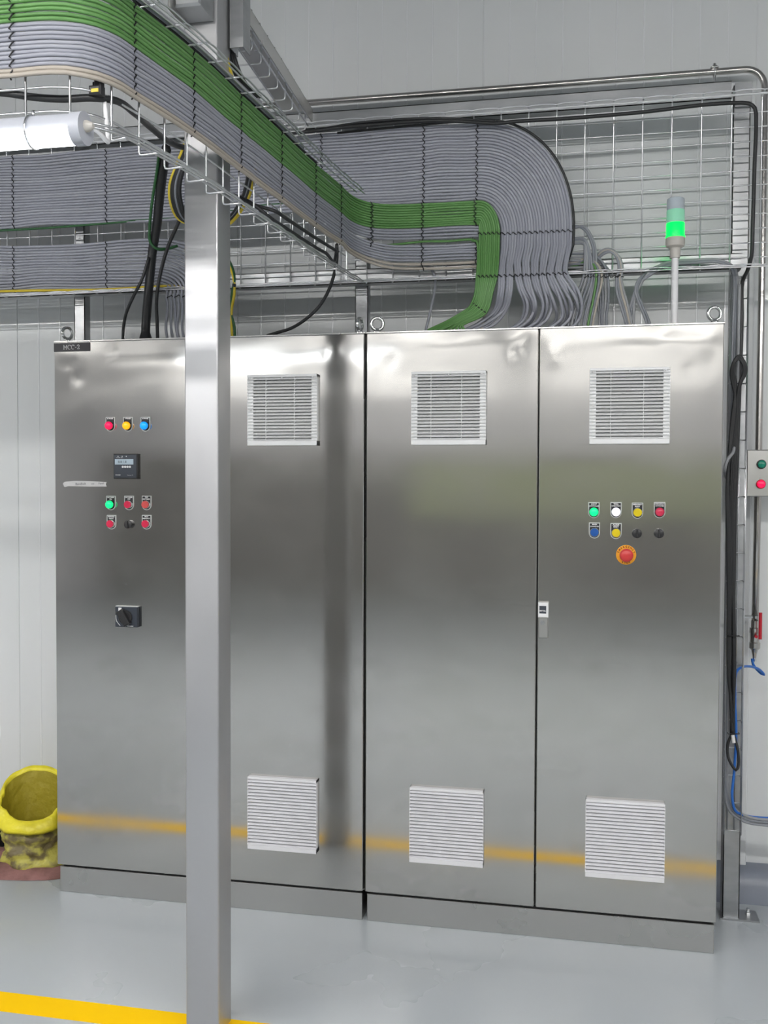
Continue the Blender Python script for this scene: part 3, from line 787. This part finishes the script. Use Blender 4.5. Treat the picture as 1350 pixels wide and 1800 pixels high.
for i in range(22):
    zs = 2.6165-0.00955*i
    isg = i < 10; isb = i >= 20
    r = 0.0046 if not isb else 0.0052
    if isg: ze = greenZ[i]; m = gcol(i, 'green')
    elif isb: ze = [2.379, 2.363][i-20]; m = M['beige']
    else: ze = greyZ[i-10]; m = gcol(i, 'grey')
    P = fore(zs, ze, m, i, None, '', '', r, 0.002*(i % 2)+(0.003 if isb else 0))
    e1 = 1.20+0.02*math.sin(i)
    P += spline([P[-1], Vector((1.128, 0.085, zs*.9+ze*.1)), Vector((1.150, 0.15, zs*.75+ze*.25)), Vector((1.19, 0.186, zs*.5+ze*.5)), Vector((1.26, 0.195, zs*.15+ze*.85)), Vector((1.379, 0.198, ze))], 0.02)[1:]
    yb = 0.198
    x = 1.40
    while x < 1.565: P.append(Vector((x, yb, ze+0.0025*math.sin((x-1.379)/.2*math.pi)*math.sin(i*.8)))); x += 0.035
    if isg:
        t = i/9
        ax = 0.071-0.068*t; cz = 2.483; az = ze-cz; cx = 1.586
        for k in range(13):
            a = math.pi/2*(1-k/12); P.append(Vector((cx+ax*math.cos(a), yb, cz+az*math.sin(a))))
        xd = cx+ax
        xt2 = 1.588+(xd-1.588)*0.95
        P += spline([P[-1], Vector((xd, yb-.012, 2.41)), Vector((xt2, .160, 2.318)), Vector((xt2-0.004-0.01*(1-t), .156, 2.262)), Vector((1.575+0.045*(1-t)-.004, .158, 2.222-.035*(1-t))), Vector((1.50+0.04*(1-t)-.01, .165, 2.170-.026*(1-t))), Vector((1.405+0.155*(1-t)-0.02, .16+.004*i, 2.128)), Vector((1.385+0.16*(1-t)-0.02, .17, 2.095))], 0.015)[1:]
        lab, grp = 'green cable of the near tray turning down into the right cabinet', 'green cables in the near tray'
    else:
        P += spline([P[-1], Vector((1.575, yb+.004, ze)), Vector((1.605+.002*(i % 5), yb+.014, ze-.004)), Vector((1.62+.003*(i % 5), yb+.022, ze-.04)), Vector((1.62+.003*(i % 5), yb+.022, 2.25)), Vector((1.60, .2, 2.15)), Vector((1.59+.01*(i % 5), .2, 2.09))], 0.02)[1:]
        lab, grp = ('beige cable at the bottom edge of the near tray bundle', 'beige cables in the near tray') if isb else ('grey cable below the green ones in the near tray', 'grey cables in the near tray')
    cable(P, r, m, lab, grp, raw=True)
names = ['beyond the left edge', 'at the left edge', 'at the outside of its curve', 'in front of the column', 'just right of the column', 'above the black hanging cable', 'near the middle of its run', 'just before the wall']
for k, q in enumerate(TIEF):
    (x, y), (nx, ny) = plan(nearest_s(*q))
    tie_run([((x, y, 2.6165-0.00955*i), 0.0062) for i in range(22)], (nx, ny, 0), (ny, -nx, 0), r=0.0018, label='black tie row across the near green and grey bundle '+names[k])
tie_run([((1.19+0.0, 0.182, 2.607-0.0095*i), 0.006) for i in range(17)], (0.5, -.86, 0), (.86, .5, 0), label='black tie row where the near bundle meets the wall tray')
tie_run([((1.379, 0.197, z), 0.0052) for z in greenZ+greyZ+[2.379, 2.363]], (0, -1, 0), (1, 0, 0), label='black tie row across the green cables above the lifting eyes')
tie_run([((1.572, 0.197, z), 0.0052) for z in greenZ], (0, -1, 0), (1, 0, 0), label='black tie row across the green cables at their bend')
tie_run([((1.578, 0.199, z), 0.0052) for z in greyZ[4:]+[2.379, 2.363]], (0, -1, 0), (1, 0, 0), label='black tie row ending the grey cables beside the green drop')
tie_run([((1.586+0.071-0.0076*i, 0.198, 2.48), 0.0052) for i in range(10)], (0, -1, 0), (0, 0, 1), label='black tie row across the top of the green drop')
tie_run([((1.588+0.066-0.0073*i, 0.160, 2.318), 0.0050) for i in range(10)], (0, -1, 0), (0, 0, 1), label='black tie row across the foot of the green drop')
tie_run([((1.571+0.045*(1-i/9), 0.158, 2.222-.035*(1-i/9)), 0.0050) for i in range(10)], (0, -1, 0), (.6, 0, -.6), label='black tie row where the green cables splay out')
# thin odd green at left of the drop
cable([(1.56, .192, 2.455), (1.578, .186, 2.452), (1.583, .186, 2.43), (1.583, .158, 2.315), (1.572, .152, 2.235), (1.52, .165, 2.165), (1.43, .165, 2.12), (1.40, .17, 2.09)], 0.0045, M['green'][1], 'short green cable at the left side of the green drop', step=.015)
cable([(1.215, .2, 2.455), (1.3, .2, 2.458), (1.379, .197, 2.462), (1.47, .197, 2.459), (1.57, .2, 2.459), (1.6, .215, 2.44), (1.61, .22, 2.3), (1.6, .2, 2.09)], 0.0045, M['green'][1], 'lone green cable running among the grey ones in the wall tray', step=.02)
cable([at(u, v, y=yy) for u, v, yy in ((743, 464, .205), (755, 470, .215), (764, 485, .23), (764, 510, .2), (757, 545, .17), (748, 582, .17), (745, 596, .18))], 0.005, M['greyb'][0], 'single grey cable hanging from the wall tray to the cabinet top', step=.02)

# --- right-hand loops
def pxc(L_, r, m, lab, grp=None, y0=.19, name='cable', step=.015, cat='cable', jit=0):
    P = [at(q[0], q[1], y=(q[2] if len(q) > 2 else y0)) for q in L_]
    return cable(P, r, m, lab, grp, name=name, cat=cat, step=step)
RL = 'grey cable looping over the tray edge right of the wide bend'
RG = 'looped grey cables right of the bend'
for i in range(2):
    pxc([(985, 404-i*2, .235), (1012, 400-i*2, .22), (1028, 399+i*5), (1040-i*4, 416), (1047-i*4, 440), (1046-i*5, 485), (1040-i*3, 520), (1030-i*3, 560), (1026, 600)], .0048, M['greyb'][i], RL, RG)
for i in range(4):
    pxc([(985, 420+i*3, .235), (1010, 419+i*3, .22), (1028, 421+i*3), (1036-i*2.5, 440), (1040-i*4, 465), (1041-i*5.2, 488), (1034-i*6, 515), (1020-i*6, 555), (1015-i*7, 600)], .0048, M['greyb'][i % 3], RL, RG)
for i in range(5):
    pxc([(985, 448+i*6, .235), (1020, 446+i*6, .215), (1045+i*2, 449+i*5), (1062+i*2-0, 466+i*2), (1068-i*5, 487), (1070-i*5, 520), (1066-i*3, 560), (1070-i*4, 600)], .0048, M['greyb'][(i+1) % 3], RL, RG, .195+.004*i)
for i in range(3):
    pxc([(985, 476-i*5, .235), (1015, 466-i*3, .22), (1035, 458-i*2, .2), (1046+i*4, 470), (1048+i*5, 490), (1042+i*4, 530), (1034+i*4, 570), (1030+i*5, 600)], .0046, (M['green'][1], M['greyb'][1], M['beige'])[i], ('green cable', 'dark grey cable', 'beige cable')[i]+' among the looped grey cables right of the bend', None, .185)
for i in range(4):
    pxc([(1045, 462-i*2, .215), (1060, 447-i*2.5, .2), (1074, 443-i*1.5), (1084+i*1.5, 452), (1088+i*2, 475-i), (1084+i*2.6, 487), (1084+i*4, 510), (1092+i*4, 540), (1102+i*3, 575), (1108+i*3, 600)], .0048, (M['greyb'][0], M['greyb'][1], M['beige'], M['greyb'][2])[i], RL, RG, .185)
tie_run([((at(1029+i*4.7, 485+0.3*(i % 2), y=.188).x, .188, at(1029+i*4.7, 486, y=.188).z), .0062) for i in range(14)], (0, -1, 0), (0, 0, 1), r=.0018, label='black tie row across the looped cables right of the bend')
tie_run([((at(1084+i*4.3, 485, y=.186).x, .186, at(1084, 485, y=.186).z), .0062) for i in range(3)], (0, -1, 0), (0, 0, 1), r=.0018, label='small black tie pair at the right end of the looped cables')
for i in range(3):   # bundle from the cabinet to the vertical tray
    pxc([(1094+i*10, 600, .18), (1102+i*6, 560), (1112+i*2, 525), (1122+i*2, 500), (1142, 484-i*3, .19), (1172, 468-i*3, .195), (1220, 462-i*2.5, .2), (1262, 461-i*2, .2), (1284+i*2, 470-i, .22), (1290+i*3, 488, .255), (1289+i*4, 560, .262), (1284+i*4, 700, .262), (1280+i*3.5, 900, .262), (1276+i*3, 1100, .262), (1273+i*3, 1300, .262), (1274+i*3, 1390, .262), (1283+i*4, 1425-i*2, .262), (1308+i*4, 1444-i*4, .262), (1362, 1452-i*5, .26), (1420, 1456-i*5, .26)], .005, M['greyb'][i], 'grey cable going down the narrow upright tray and off right', 'grey cables in the upright tray', .19, step=.02)
for i in range(2):
    pxc([(1146+i*6, 600, .17), (1134+i*5, 560), (1122+i*4, 530), (1117+i*3, 512), (1121+i*3, 494), (1134, 482, .2), (1160, 470-i*3, .205), (1215, 465, .21)], .0048, M['greyb'][i], 'grey cable curling from the cabinet roof up over the tray bottom rim', 'curling grey cables left of the beacon', .185)

# --- black cables on the wall
pxc([(420, 232, .2), (470, 240, .19), (505, 235, .18), (545, 231, .175), (600, 224, .17), (660, 219, .17), (720, 214, .17), (780, 212, .17), (838, 215, .17), (875, 217, .17), (900, 214, .17), (1000, 208, .17), (1130, 197, .17), (1240, 184, .17), (1290, 181, .17), (1316, 182, .17), (1327, 190, .17), (1329, 215, .17), (1326, 300, .17), (1323, 400, .17), (1321, 450, .18), (1313, 478, .21), (1305, 495, .25), (1304, 560, .255), (1301, 650, .255), (1297, 760, .255), (1293, 860, .255), (1291, 960, .255), (1289, 1100, .255), (1288, 1200, .255), (1286, 1290, .255)], .0068, M['blackcab'], 'thick black cable along the tray top rim and down its right side', y0=.17, step=.03)
pxc([(430, 226, .2), (520, 232, .185), (640, 215, .172), (760, 208, .168), (870, 213, .17)], .005, M['blackcab'], 'thin black cable beside the thick one above the grey bundle', y0=.17)
# black coil in the upright tray
for i in range(3):
    pxc([(1287, 1290-i*20, .225), (1282-i, 1180, .225), (1284-i*2, 1050, .22), (1283-i*2, 950, .22), (1280-i, 850, .22), (1284+i*2, 760, .22), (1291+i, 700, .215), (1293-i*3, 672, .21), (1289-i*2, 652, .205), (1292, 636-i*2, .2), (1299, 631-i*3, .2), (1306+i*2, 640, .2), (1307+i*2, 656, .205), (1300+i, 674, .21), (1292+i*2, 740, .225), (1285+i*3, 840, .23), (1284+i*2, 960, .23), (1288+i, 1060, .23), (1290+i, 1180, .23), (1289, 1300-i*30, .23)], .0052, M['blackcab'], 'black cable coiled in a long tied loop in the upright tray', 'black coiled cables in the upright tray', .22)
pxc([(1286, 1290, .225), (1279, 1310, .22), (1280, 1330, .215), (1286, 1344, .21), (1294, 1354, .205), (1298, 1345, .2), (1297, 1320, .2), (1291, 1295, .21)], .0052, M['blackcab'], 'black cable loop hanging at the bottom of the coiled cable', y0=.21)
cg = MB().tube([at(1288, 1292, y=.205), at(1290, 1306, y=.2)], .006, 8).build('cable_label', M['ink']); tag(cg, 'white marker sleeve on the black cable loop', 'cable marker')
for v_, nm in ((674, 'neck of the black cable loop'), (1118, 'middle of the black coiled cable'), (1290, 'foot of the black coiled cable')):
    a = at(1280 if v_ > 700 else 1286, v_, y=.212); c = at(1300, v_, y=.212)
    o = MB().tube([a+Vector((0, .02, 0)), a, c, c+Vector((0, .02, 0))], .0018, 5).build('cable_tie', M['tie']); tag(o, 'black cable tie round the '+nm, 'cable tie')
# blue hose
pxc([(1322, 1158, .45), (1324, 1168, .44), (1338, 1184, .4), (1343, 1186, .4), (1336, 1178, .38), (1322, 1172, .34), (1304, 1173, .28), (1294, 1182, .25), (1292, 1230, .245), (1294, 1290, .245), (1291, 1350, .245), (1287, 1400, .245), (1292, 1424, .25), (1302, 1431, .26), (1330, 1437, .27), (1420, 1438, .27)], .0048, M['blue'], 'blue air hose from the valve down the upright tray and off right', cat='hose', name='air_hose')

# upright narrow tray
vt = thing('upright_tray', 'narrow wire tray standing upright beside the right cabinet', 'cable tray')
za = 0.33; kz = 0
while za < 2.31:
    pts = [(2.467, .238, za), (2.467, .278, za), (2.469, .281, za), (2.522, .281, za), (2.525, .278, za), (2.525, .238, za)]
    v, f = tube_geo(pts, .0023, 6); link('cross_wire', v, f, M['wire'], vt, True); za += 0.1
for x, y in ((2.467, .2395), (2.467, .262), (2.525, .2395), (2.525, .262), (2.484, .2855), (2.508, .2855)):
    MB().tube([(x, y, .33), (x, y, 2.31)], .0021, 6).build('long_wire', M['wire'], vt, True)

# --- black and yellow-green cables around the column head
pxc([(292, 262, -.2), (288, 285, -.1), (281, 340, 0.0), (275, 400, .08), (268, 440, .12), (262, 500, .13), (258, 545, .14), (256, 575, .14), (256, 592, .15)], .0175, M['blackcab'], 'very thick black power cable dropping to the left cabinet roof', y0=.1, name='power_cable')
pxc([(280, 262, -.2), (276, 300, -.08), (268, 350, 0), (263, 400, .06), (264, 425, .09), (275, 437, .1), (295, 437, .14), (312, 432, .16)], .0055, M['dgreen'], 'dark green cable beside the very thick black one', y0=.1)
p = at(256, 588, y=.14)
gl = sharp(MB().lathe([(.030, 0), (.030, .012), (.026, .016), (.017, .045), (.0165, .052)], (p.x, .14, 2.106), 'z', 20).build('cable_gland', M['black']), 40); tag(gl, 'black cone gland where the very thick cable enters the left cabinet', 'cable gland')
pxc([(262, 452, .1), (250, 490, .1), (235, 520, .1), (222, 550, .11), (217, 575, .12), (216, 598, .12)], .006, M['blackcab'], 'thin black cable left of the very thick one', y0=.1)
pxc([(332, 350, 0), (312, 395, .06), (293, 440, .1), (280, 490, .12), (275, 530, .13), (276, 565, .13), (277, 598, .14)], .0068, M['blackcab'], 'black cable between the very thick cable and the column', y0=.1)
for i in range(6):
    pxc([(352-i*4, 232, -.62), (342-i*4, 262, -.6), (326-i*3, 290, -.58), (316-i*3.4, 325, -.56), (318-i*3.6, 355, -.54), (330-i*3, 385, -.5), (360, 398, -.48), (400, 385+i*2, -.48), (425+i*2, 350, -.5), (436+i*2, 310, -.52), (440+i*2, 270, -.54)], .0058, (M['blackcab'], M['blackcab'], M['greyb'][1], M['blackcab'], M['blackcab'], M['yg'])[i], ('black cable looping round behind the column head' if i not in (2, 5) else ('dark grey cable looping round behind the column head' if i == 2 else 'yellow cable looping round behind the column head')), 'black loops behind the column head' if i not in (2, 5) else None, -.55)
pxc([(405, 388, -.4), (418, 372, -.42), (430, 345, -.45), (436, 320, -.48), (440, 290, -.5), (436, 268, -.52)], .006, M['dgreen'], 'green and yellow earth cable curling right of the column head', y0=-.5)
for i in range(2):
    pxc([(399+i*2, 455, .15), (405+i*3, 470, .14), (411+i, 492, .12), (412-i*4, 515, .12), (407-i*2, 545, .13), (407+i*5, 575, .14), (409+i*4, 600, .15)], .0052, (M['yg'], M['dgreen'])[i], ('yellow cable', 'dark green cable')[i]+' dropping close to the right of the column', y0=.14)
cable([at(409, 501, y=.1), at(414, 502, y=.1)], .006, M['tie'], 'black tie round the drop cables right of the column', name='cable_tie', cat='cable tie')
pxc([(592, 430, -.05), (592, 455, -.03), (589, 475, 0), (578, 510, .04), (560, 540, .06), (535, 563, .08), (512, 577, .1), (490, 584, .12), (470, 590, .14)], .0062, M['blackcab'], 'black cable sagging from the near tray to the left cabinet roof', y0=0)
cable([(0.62, .12, 2.112), (0.70, .1, 2.113), (0.80, .09, 2.114), (0.95, .09, 2.114), (1.04, .12, 2.112), (1.05, .2, 2.112)], .0058, M['blackcab'], 'black cable lying flat on the left cabinet roof')
# inside near tray lower half: black cables following the tray
for i in range(2):
    P = [Vector((0.84, -.63, 2.44)), Vector((0.93, -.64, 2.42)), Vector((1.01, -.66+.03*i, 2.385))]
    for s in [nearest_s(1.062, -.62)+k*0.08 for k in range(7+i)]:
        (x, y), (nx, ny) = plan(s)
        P.append(Vector((x+nx*(0.002+.010*i), y+ny*(0.002+.01*i), 2.352+.014*i+0.010*math.sin(s*2.1+i))))
    if i == 0: P += [Vector((1.108, -.05, 2.345)), at(592, 430, y=-.03), at(592, 450, y=-.02)]
    cable(P, .0055, M['blackcab'], ('black cable lying low in the near tray until it hangs down', 'second black cable lying low in the near tray')[i], step=.03)
pxc([(-30, 160, -1.46), (20, 165, -1.46), (60, 171, -1.46), (110, 174, -1.45), (160, 172, -1.44), (200, 176, -1.40), (235, 198, -1.25), (262, 222, -1.05), (292, 246, -.88), (318, 258, -.72), (345, 262, -.62)], .008, M['blackcab'], 'sagging black cable under the near tray above the tube light', y0=-1.46)
cl = thing('cable_clamp', 'black cable clamp with a yellow mark under the near tray', 'clamp')
p = at(173, 160, y=-1.44)
MB().box(p.x-.016, p.x+.012, -1.455, -1.43, p.z-.012, p.z+.008, .004).build('clamp_body', M['black'], cl)
MB().box(p.x-.006, p.x+.010, -1.45, -1.43, p.z+.006, p.z+.020, .003).lathe([(.005, .0), (.005, .010), (.0001, .011)], (p.x-.008, -1.44, p.z+.008), 'z', 10).build('clamp_screw', M['black'], cl)
MB().box(p.x-.008, p.x+.008, -1.4565, -1.4545, p.z-.008, p.z-.001).build('yellow_mark', M['yg'], cl)
# rising yellow and black cables beside the hanger
pxc([(396, 85, -.72), (404, 120, -.71), (415, 155, -.68), (425, 180, -.6)], .004, M['yg'], 'yellow cable rising beside the hanger channel at the top', y0=-.7)
for i in range(3):
    pxc([(400+i*4, -20, -.66), (398+i*3, 30, -.68), (400+i*4, 80, -.68), (410+i*4, 120, -.68), (424+i*5, 150, -.62), (445+i*6, 170, -.55)], .006, M['blackcab'], 'black cable rising beside the hanger channel at the top', 'black riser cables at the hanger channel', -.66)
# grey lines on the rim of the near tray (top)
for i in range(3):
    P = []
    for s in [nearest_s(0.95, -1.46)+k*0.08 for k in range(13+i*2)]:
        (x, y), (nx, ny) = plan(s)
        P.append(Vector((x+nx*(0.012-.012*i)+.0, y+ny*(0.012-.012*i), 2.634+.002*i)))
    cable(P, .0045, (M['greyb'][2], M['greyb'][1], M['blackcab'])[i], ('pale grey cable', 'dark grey cable', 'black cable')[i]+' lying along the top rim of the near tray', step=.03)

# ================================================================== TUBE LIGHT under the near tray
lt = thing('tube_light', 'white LED tube light glowing under the near cable tray', 'light', None, at(151, 226, y=-1.61))
lt.scale = (1, .83, .83)
LTa = Vector((0, 0, 0)); LTb = Vector((-1.20, 0.0, 0.0))
def halfcyl(x0, x1, ry, rz, a0, a1, n=16):
    v = []; f = []
    for x in (x0, x1):
        for k in range(n+1):
            a = math.radians(a0+(a1-a0)*k/n); v.append((x, ry*math.cos(a), rz*math.sin(a)))
    for k in range(n): f.append((k, k+1, n+2+k, n+1+k))
    f.append(tuple(range(n+1))[::-1]); f.append(tuple(range(n+1, 2*n+2))); return v, f
v, f = halfcyl(-1.2, -0.02, .034, .036, -8, 188); sharp(link('lamp_body', v, f, M['lampbody'], lt), 50)
v, f = halfcyl(-1.2, -0.02, .036, .036, 188, 352); sharp(link('diffuser', v, f, M['lampglow'], lt), 50)
v, f = halfcyl(-0.022, 0.0, .0375, .0385, 0, 359.9, 24); sharp(link('end_cap', v, f, M['lampbody'], lt), 50)
sharp(MB().lathe([(.014, 0.0), (.014, .004), (.009, .012), (.006, .016)], (0, 0, .005), 'x', 14).build('cord_grip', M['beige_pl'], lt), 40)
for x in (-0.112, -1.0):
    pts = [(x, .0385*math.cos(a), .0385*math.sin(a)) for a in [2*math.pi*k/24 for k in range(25)]]
    v, f = tube_geo(pts, .0022, 6, False); link('lamp_clip', v, f, M['wire'], lt, True)
    MB().tube([(x, .0, .036), (x, .0, .052)], .003, 6).build('clip_stem', M['wire'], lt, True)
pxc([(153, 222, -1.5), (165, 226, -1.49), (178, 237, -1.47), (190, 250, -1.45), (189, 235, -1.43), (186, 200, -1.42), (184, 178, -1.42)], .0048, M['white'], 'white flex looping from the tube light end cap', y0=-1.48, cat='cable')
glow = bpy.data.lights.new('tube_lamp', 'AREA'); glow.shape = 'RECTANGLE'; glow.size = 1.1; glow.size_y = .06; glow.energy = 2.5; glow.color = (0.95, .98, 1)
go = bpy.data.objects.new('tube_lamp', glow); COL.objects.link(go); go.parent = lt; go.location = (-.6, 0, -.042)

# ================================================================== BEACON
bt = thing('stack_light', 'signal beacon with lit green lens on a white pole on the right cabinet', 'beacon', None, (2.264, .1, 2.106))
sharp(MB().lathe([(.022, 0), (.022, .006), (.0115, .008), (.0115, .262)], (0, 0, 0), 'z', 20).build('pole', M['white'], bt), 40)
sharp(MB().lathe([(.0165, .235), (.0175, .262), (.0185, .268), (.030, .274), (.032, .282), (.032, .302), (.0305, .304)], (0, 0, 0), 'z', 28).build('beacon_base', M['beige_pl'], bt), 40)
sharp(MB().lathe([(.0325, .304), (.0325, .308), (.0305, .309), (.0305, .350), (.0298, .352)], (0, 0, 0), 'z', 28).build('green_lens', M['beacon_on'], bt), 40)
sharp(MB().lathe([(.0300, .352), (.0300, .394), (.0292, .396)], (0, 0, 0), 'z', 28).build('pale_lens', M['beacon_dim'], bt), 40)
sharp(MB().lathe([(.0295, .396), (.0295, .428), (.0285, .434), (.026, .436), (.0001, .437)], (0, 0, 0), 'z', 28).build('clear_cap', M['beacon_clear'], bt), 40)
gl_ = bpy.data.lights.new('beacon_lamp', 'POINT'); gl_.energy = 0.05; gl_.color = (0, 1, .25); gl_.shadow_soft_size = .034
g2 = bpy.data.objects.new('beacon_lamp', gl_); COL.objects.link(g2); g2.parent = bt; g2.location = (0, .045, .33)

# ================================================================== PIPE, VALVE, JUNCTION BOX
pp = thing('compressed_air_pipe', 'stainless pipe along the wall above the tray, turning down at right', 'pipe')
YP = .46
A = at(560, 181, y=YP); zt = 3.102
pth = [(0.6, YP, zt+.004), (1.5, YP, zt), (2.52, YP, zt)]+[(2.535+.07*math.sin(a), YP, zt-.07+.07*math.cos(a)) for a in [math.pi/2*k/8 for k in range(9)]]+[(2.605, YP, 2.4), (2.601, YP, 1.4), (2.598, YP, 1.06)]
v, f = tube_geo(pth, .0125, 14); link('pipe_run', v, f, M['pipe'], pp, True)
b = MB(); b.lathe([(.016, 0), (.016, .006)], (2.428, YP, zt+.012), 'z', 6); b.tube([(2.428, YP, zt+.03), (2.428, YP, 2.99)], .006, 8).tube([(2.428, YP-.001, 3.03), (2.428, .30, 2.99)], .004, 6)
pts = [(2.428, YP+.0155*math.cos(a), zt+.0155*math.sin(a)) for a in [2*math.pi*k/16 for k in range(17)]]; b.tube(pts, .003, 6, False)
b.build('pipe_clamp', M['chrome'], pp, True)
b = MB(); b.tube([(2.598, YP, 1.08), (2.50, YP-.01, 1.08)], .007, 8); b.lathe([(.011, 0), (.011, .01)], (2.60, YP-.012, 1.075), 'z', 6); b.build('pipe_bracket', M['chrome'], pp)
vl = thing('ball_valve', 'steel ball valve with red lever at the pipe end', 'valve', None, (2.598, YP, 0.955))
sharp(MB().lathe([(.014, .11), (.014, .085), (.019, .083), (.019, .065), (.017, .062), (.017, .03), (.020, .028), (.020, .008), (.012, 0.0), (.009, -.012), (.006, -.03)], (0, 0, 0), 'z', 16).build('valve_body', M['pipe'], vl), 40)
MB().box(.008, .020, -.034, -.028, .045, .145, .003).tube([(.0, 0, .055), (.0, -.034, .055)], .006, 8).build('valve_lever', M['redh'], vl)
MB().tube([(0, 0, -.03), (0, 0, -.042)], .007, 8).build('hose_fitting', M['chrome'], vl)

jb = thing('push_button_box', 'small stainless push button box with green and red buttons at right edge', 'control box')
JX0, JX1, JY, JZ0, JZ1 = 2.536, 2.700, .30, 1.530, 1.697
MB().box(JX0+.004, JX1-.004, JY+.012, JY+.115, JZ0+.004, JZ1-.004, .002).build('box_body', M['steel'], jb)
lid = MB().box(JX0, JX1, JY, JY+.014, JZ0, JZ1, .003).build('box_lid', M['galv'], jb); lid.data.materials[0] = M['steel']
for u, v_, m, nm, lb in ((1339, 816, M['gr_off'], 'push_button', 'green push button'), (1338, 851, M['r_on'], 'push_button', 'lit red push button')):
    q = at(u, v_, y=JY-.01)
    r1 = sharp(MB().lathe([(.0165, 0), (.0165, .006), (.014, .008)], (q.x, JY, q.z), 'y', 22).build('bezel_ring', M['black'] if 'green' in lb else M['redh'], jb), 40)
    o = sharp(MB().lathe([(.0135, .004), (.0135, .013), (.011, .015), (.0001, .0155)], (q.x, JY, q.z), 'y', 22).build(nm, m, jb), 40); o['label'] = lb
q = at(1300, 850, y=JY+.06)
sharp(MB().lathe([(.012, 0), (.012, -.012), (.013, -.013), (.013, -.028), (.008, -.034), (.006, -.038)], (JX0+.004, JY+.05, q.z), 'x', 12).build('cable_gland', M['beige_pl'], jb), 40)
pxc([(1294, 849, .35), (1284, 846, .33), (1276, 836, .25), (1275, 820, .215), (1280, 806, .21), (1288, 796, .215), (1291, 780, .235), (1294, 740, .24), (1296, 690, .245), (1298, 600, .25), (1300, 500, .25)], .0058, M['greyb'][2], 'pale grey cable from the push button box up the tray', y0=.25)

# ================================================================== YELLOW SACK and floor cloth
sk = thing('woven_sack', 'open yellow woven sack with rolled rim left of the cabinets', 'sack', None, (-0.235, .235, 0))
def sack_ring(z, rx, ry, wob, seed, n=56, tilt=0.0, ox=0, oy=0):
    R_ = []
    for k in range(n):
        a = 2*math.pi*k/n; c, s_ = math.cos(a), math.sin(a)
        w1 = 1+wob*noise.noise(Vector((c*1.8+seed, s_*1.8, z*6)))+wob*.5*noise.noise(Vector((c*4+seed, s_*4, z*14)))
        R_.append((ox+rx*w1*c, oy+ry*w1*s_, z+tilt*(s_*.8-c*.25)+wob*.03*noise.noise(Vector((c*2.5, s_*2.5, seed)))))
    return R_
def rings(L_, m, name, close=False):
    n = len(L_[0]); v = [p for r_ in L_ for p in r_]; f = []
    for i in range(len(L_)-1):
        for k_ in range(n): j = (k_+1) % n; f.append((i*n+k_, i*n+j, i*n+n+j, i*n+n+k_))
    if close: f.append(tuple(range(n))[::-1])
    return link(name, v, f, m, sk, True)
body = [sack_ring(.012, .135, .105, .12, 1.0) if j == 0 else sack_ring(.012+.205*j/16, .134+.014*math.sin(j*.8)+.007*(j % 2)-.001*j, .112+.008*math.sin(j*1.3), .2, 1.0+j*.12, tilt=.02*j/16) for j in range(17)]
rings(body, M['sack'], 'sack_body', True)
colr = [sack_ring(.205, .142, .114, .14, 2.1, tilt=.02), sack_ring(.190, .158, .128, .14, 2.12, tilt=.02), sack_ring(.188, .166, .134, .15, 2.14, tilt=.022), sack_ring(.205, .170, .137, .15, 2.16, tilt=.03), sack_ring(.245, .166, .132, .17, 2.2, tilt=.065), sack_ring(.278, .154, .121, .18, 2.24, tilt=.088), sack_ring(.298, .142, .110, .18, 2.28, tilt=.098), sack_ring(.300, .135, .104, .18, 2.3, tilt=.098), sack_ring(.285, .130, .100, .18, 2.32, tilt=.09)]
rings(colr, M['sackc'], 'rolled_rim')
rings([colr[-1], sack_ring(.22, .112, .086, .12, 2.4, tilt=.05), sack_ring(.14, .104, .080, .12, 2.6, tilt=.02), sack_ring(.06, .098, .076, .1, 2.8), sack_ring(.05, .01, .01, .1, 2.8)], M['sacki'], 'sack_lining')
# cloth spread under the sack
nn = 40; v = []; f = []
for j in range(nn+1):
    for i in range(nn+1):
        x = -0.62+0.60*i/nn; y = .05+.34*j/nn
        cx_, cy_ = (x+.30)/.31, (y-.215)/.16
        rr = math.sqrt(cx_*cx_+cy_*cy_)+.10*noise.noise(Vector((x*9, y*9, 0)))
        h = .030*max(0, 1-rr**4)+.018*max(0, noise.noise(Vector((x*11, y*14, 3))))*max(0, 1-rr**3)
        if rr > 1: x = -.30+(x+.30)/rr; y = .215+(y-.215)/rr; h = 0.001
        v.append((x, y, max(.001, h)))
f = [(j*(nn+1)+i, j*(nn+1)+i+1, (j+1)*(nn+1)+i+1, (j+1)*(nn+1)+i) for j in range(nn) for i in range(nn)]
cl_ = link('floor_cloth', v, f, M['rag'], None, True); tag(cl_, 'dusty rose brown cloth lying under the yellow sack', 'cloth')
bx = MB().box(-.95, -.47, .28, .43, 0, .085, .004).build('dark_box', M['dark']); tag(bx, 'low dark box on the floor behind the yellow sack at the left edge', 'box')
